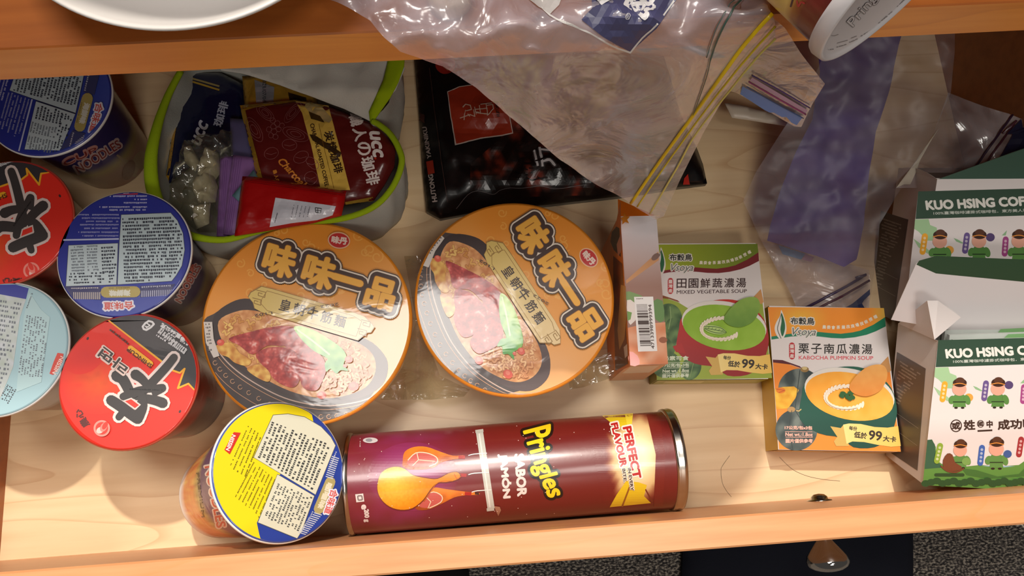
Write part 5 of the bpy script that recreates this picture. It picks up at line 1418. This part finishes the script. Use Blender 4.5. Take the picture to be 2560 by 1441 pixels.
lathe(mb, [(R2 + 0.0004, 0.2430), (LR, 0.2434), (LR + 0.0006, 0.2450), (LR, 0.250), (LR - 0.0008, 0.2506), (LR - 0.0020, 0.2507), (LR - 0.0030, 0.2496), (LR - 0.0050, 0.2490), (0.0005, 0.2490)], o2, axl, 128, col=(206, 202, 204))
a = Art(Pl(o2 + axl * 0.2491, axl, LR - 0.005), (1900, 0, 3.879), base=0.0001)
a.text('Pringles', (925, 282), (1290, -150), 110, (96, 90, 92), bold=5); a.text('Pringles', (925, 282), (1290, -150), 110, (206, 202, 204), bold=0.5)
for pth in ([(560, 466), (600, 484), (650, 486), (720, 476)], [(745, 458), (800, 444), (840, 430)], [(868, 412), (910, 396), (950, 376)], [(980, 352), (1050, 310), (1120, 262)], [(1150, 230), (1220, 170), (1290, 110)], [(1330, 70), (1390, 10), (1440, -40)]):
    for i in range(len(pth) - 1):
        for t in (0.0, 0.4, 0.7):
            p = [(pth[i][j] + (pth[i + 1][j] - pth[i][j]) * t) for j in (0, 1)]; q = [(pth[i][j] + (pth[i + 1][j] - pth[i][j]) * (t + 0.24)) for j in (0, 1)]
            a.line([p, q], 7, (104, 98, 100))
a.line([(750, 420), (800, 405), (850, 392)], 5, (120, 114, 116)); a.line([(885, 372), (940, 350)], 5, (120, 114, 116)); a.line([(680, 340), (720, 348), (760, 335)], 5, (120, 114, 116), sm=3)
a.merge(mb); part(mb, 'plastic_lid', M_plast, shc, 'white plastic lid')
# ---------------------------------------------------------------- clear food bags
def sheet_bag(name, ol, zf, label, film_m, lines=(), strips=(), g=14, nz=0.004, ns=0.012, artf=None, sm=0, group=None, cat='plastic bag', seed=0):
    c = U(sum(p[0] for p in ol) / len(ol), sum(p[1] for p in ol) / len(ol), 0)
    zmin = min(zf(x, y) for x, y in ol)
    t = thing(name, (c.x, c.y, zmin), label, cat, group)
    mb = soft(ol, zf, g, 0, 0.0005, 18, nz, ns, (235, 232, 232), both=False, sm=sm, k=seed)
    bv = Bv(mb, zmin + 0.02, g)
    if artf:
        a = Art(bv, base=0.0006); artf(a); pm = a.mb
    part(mb, 'bag_film', film_m, t)
    for pts, w, col in lines:
        P = sp2(pts, 6, False); P3 = [bv.at(x, y, 0.0012) for x, y in P]
        mb = MB(); tube(mb, P3, w, col, n=8, flat=0.5); part(mb, 'zip_seal', M_plast, t, 'coloured zip seal')
    for pts, col in strips:
        a2 = Art(bv, base=0.0009); a2.poly(pts, col, g=16); part(a2.mb, 'seal_band', M_plast, t, 'coloured seal band')
    if artf: part(pm, 'print', M_plast, t, 'printed lettering')
    return t
# small bag stack with purple, pink and blue seals, behind the big one
zs_ = lambda x, y: 0.334 - 0.13 * max(0, min(1, (y - 60) / 260.0))
sheet_bag('zip_bag', [(1800, 60), (1930, 40), (1962, 70), (2000, 130), (2062, 210), (2030, 262), (2003, 318), (1985, 316), (1840, 232), (1780, 215), (1760, 150)], zs_,
          'small clear zip bags with purple, pink and blue seals, poking out beside the big bag', M_bagfilm,
          lines=[([(1880, 184), (1950, 222), (2024, 266)], 0.00055, (72, 48, 104)), ([(1872, 200), (1940, 240), (2014, 282)], 0.0007, (140, 62, 104)), ([(1866, 212), (1930, 250), (2008, 292)], 0.0004, (60, 84, 130))],
          strips=[([(1856, 212), (2006, 290), (1984, 320), (1850, 232)], (70, 122, 200)), ([(1880, 190), (2018, 272), (2014, 280), (1874, 198)], (170, 140, 176))], seed=3, nz=0.0016, group='zip bags')
mb = soft([(1812, 258), (1850, 262), (1930, 282), (1990, 300), (2007, 318), (1960, 314), (1830, 294)], lambda x, y: 0.03, 12, 0.001, 0.0008, 10, 0.002, 0.02, (222, 210, 190))
solo(mb, 'paper_strip', M_paper, 'torn edge of cream paper lying under the small zip bags', 'paper')
def zbig(x, y):
    yt = 121 - 0.046 * x
    if y < yt: return ZS + 0.016
    t = (y - yt) / (545.0 - yt)
    return ZS + 0.016 - 0.215 * t ** 1.35
def art_big(a):
    NV = (92, 92, 122)
    a.poly([(1480, -60), (1720, -60), (1690, 0), (1640, 70), (1575, 128), (1510, 92), (1452, 50), (1480, 20)], (70, 70, 104), g=18)
    a.line([(1320, -10), (1376, 40), (1430, 62), (1480, 84), (1530, 112), (1575, 129)], 4, (214, 210, 206), sm=3); a.line([(1575, 129), (1605, 92), (1640, 60), (1690, -6)], 4, (214, 210, 206), sm=3)
    a.poly([(1306, -10), (1405, -10), (1398, 14), (1377, 38), (1345, 20)], (196, 190, 186), g=14)
    a.text('密', (1650, -4), (1592, -42), 72, (210, 206, 206), bold=2.5); a.text('保', (1548, -30), (1504, -60), 60, (210, 206, 206), bold=2.5)
    a.line([(1565, 36), (1570, 36), (1573, 41), (1570, 46), (1564, 46), (1561, 41)], 1.5, (200, 198, 200), closed=True); a.text('R', (1564, 44), (1570, 45), 6, (200, 198, 200))
sheet_bag('zip_bag', [(700, -140), (820, -2), (870, 22), (925, 50), (960, 92), (1000, 128), (1060, 150), (1110, 168), (1180, 215), (1250, 268), (1330, 340), (1400, 400), (1480, 455), (1560, 500), (1600, 525), (1640, 548), (1660, 540), (1700, 450), (1760, 330), (1800, 262), (1850, 190), (1910, 128), (1940, 95), (1936, 60), (1925, 30), (1905, -140)], zbig,
          'large clear zip bag with yellow seals draped from the shelf into the drawer', M_clear,
          lines=[([(1576, 506), (1660, 384), (1760, 246), (1850, 120), (1926, 32)], 0.0011, (232, 200, 8)), ([(1592, 514), (1670, 400), (1770, 262), (1850, 160), (1936, 62)], 0.0006, (214, 196, 40)), ([(1624, 532), (1690, 420), (1740, 330), (1830, 214), (1900, 130), (1938, 92)], 0.0006, (214, 206, 110)),
                 ([(1868, -20), (1815, 50), (1780, 130), (1765, 190), (1730, 290)], 0.0005, (60, 84, 76)), ([(1846, -20), (1795, 60), (1765, 140)], 0.0003, (84, 100, 96))], nz=0.010, ns=0.010, artf=art_big, seed=1, group='zip bags')
# purple tinted bag and its clear outer bag at the back
zp = lambda x, y: 0.028 + 0.10 * max(0, (660 - y)) / 560.0
sheet_bag('purple_bag', [(2040, 60), (2262, 60), (2250, 100), (2222, 230), (2190, 330), (2172, 440), (2160, 560), (2140, 650), (2110, 668), (2040, 640), (1918, 602), (1926, 560), (1950, 480), (1990, 380), (2030, 300), (2050, 180)], zp,
          'long purple tinted plastic bag sloping down behind the soup boxes', M_purple, nz=0.007, ns=0.012, seed=2)
zo = lambda x, y: zp(x, y) + 0.016 if y < 600 else 0.044 - 0.034 * min(1, (y - 600) / 150.0)
sheet_bag('clear_bag', [(2080, 90), (2390, 70), (2378, 230), (2335, 330), (2260, 460), (2200, 560), (2190, 660), (2172, 770), (2020, 775), (1994, 766), (1950, 690), (1905, 605), (1866, 520), (1858, 502), (1890, 430), (1960, 320), (2010, 250)], zo,
          'large limp clear bag lying over the purple bag', M_limp, nz=0.006, ns=0.014, seed=5)
sheet_bag('zip_bag', [(1905, 605), (2060, 640), (2172, 676), (2176, 700), (2172, 790), (2000, 790), (1970, 720)], lambda x, y: 0.010,
          'clear zip bag with dark seals on the drawer floor behind the pumpkin soup box', M_bagfilm,
          lines=[([(2010, 772), (2090, 730), (2174, 682)], 0.0012, (48, 30, 66)), ([(2044, 772), (2110, 738), (2174, 702)], 0.001, (72, 34, 50))],
          strips=[([(2074, 790), (2130, 760), (2174, 724), (2174, 790)], (24, 40, 84)), ([(1944, 614), (2012, 636), (2002, 650), (1955, 636)], (90, 116, 150)), ([(2012, 636), (2034, 644), (2028, 656), (2004, 650)], (150, 110, 130))], nz=0.003, seed=6, group='zip bags')
sheet_bag('zip_bag', [(2370, 232), (2440, 258), (2520, 284), (2560, 300), (2610, 320), (2600, 470), (2240, 470), (2262, 440), (2330, 345)], lambda x, y: 0.085,
          'clear zip bag with dark navy seals behind the rear coffee box', M_bagfilm,
          lines=[([(2530, 288), (2470, 370), (2412, 452)], 0.0009, (46, 26, 46)), ([(2546, 294), (2490, 370), (2436, 450)], 0.0008, (70, 30, 44))],
          strips=[([(2552, 298), (2580, 306), (2590, 340), (2540, 400), (2506, 462), (2452, 462), (2500, 390)], (26, 28, 56)), ([(2326, 300), (2346, 322), (2332, 345), (2300, 400), (2274, 462), (2214, 462), (2262, 396), (2300, 340)], (186, 176, 160))], nz=0.006, seed=7, group='zip bags')
# stray hairs on the drawer floor
for pts, lb in (([(370, 0), (320, 70), (305, 110), (315, 200), (345, 260), (382, 306)], 'short curved hair on the bare drawer floor, left one'), ([(740, 10), (800, 70), (860, 115), (960, 155), (1080, 178), (1190, 188)], 'long curved hair on the drawer floor near the screw')):
    P = sp2([(1700 + x / 2.977, 1140 + y / 2.977) for x, y in pts], 6, False)
    mb = MB(); tube(mb, [U(x, y, 0.0003) for x, y in P], 0.00012, (70, 46, 30), n=5)
    solo(mb, 'hair', M_matte, lb, 'hair', 'stray hairs')
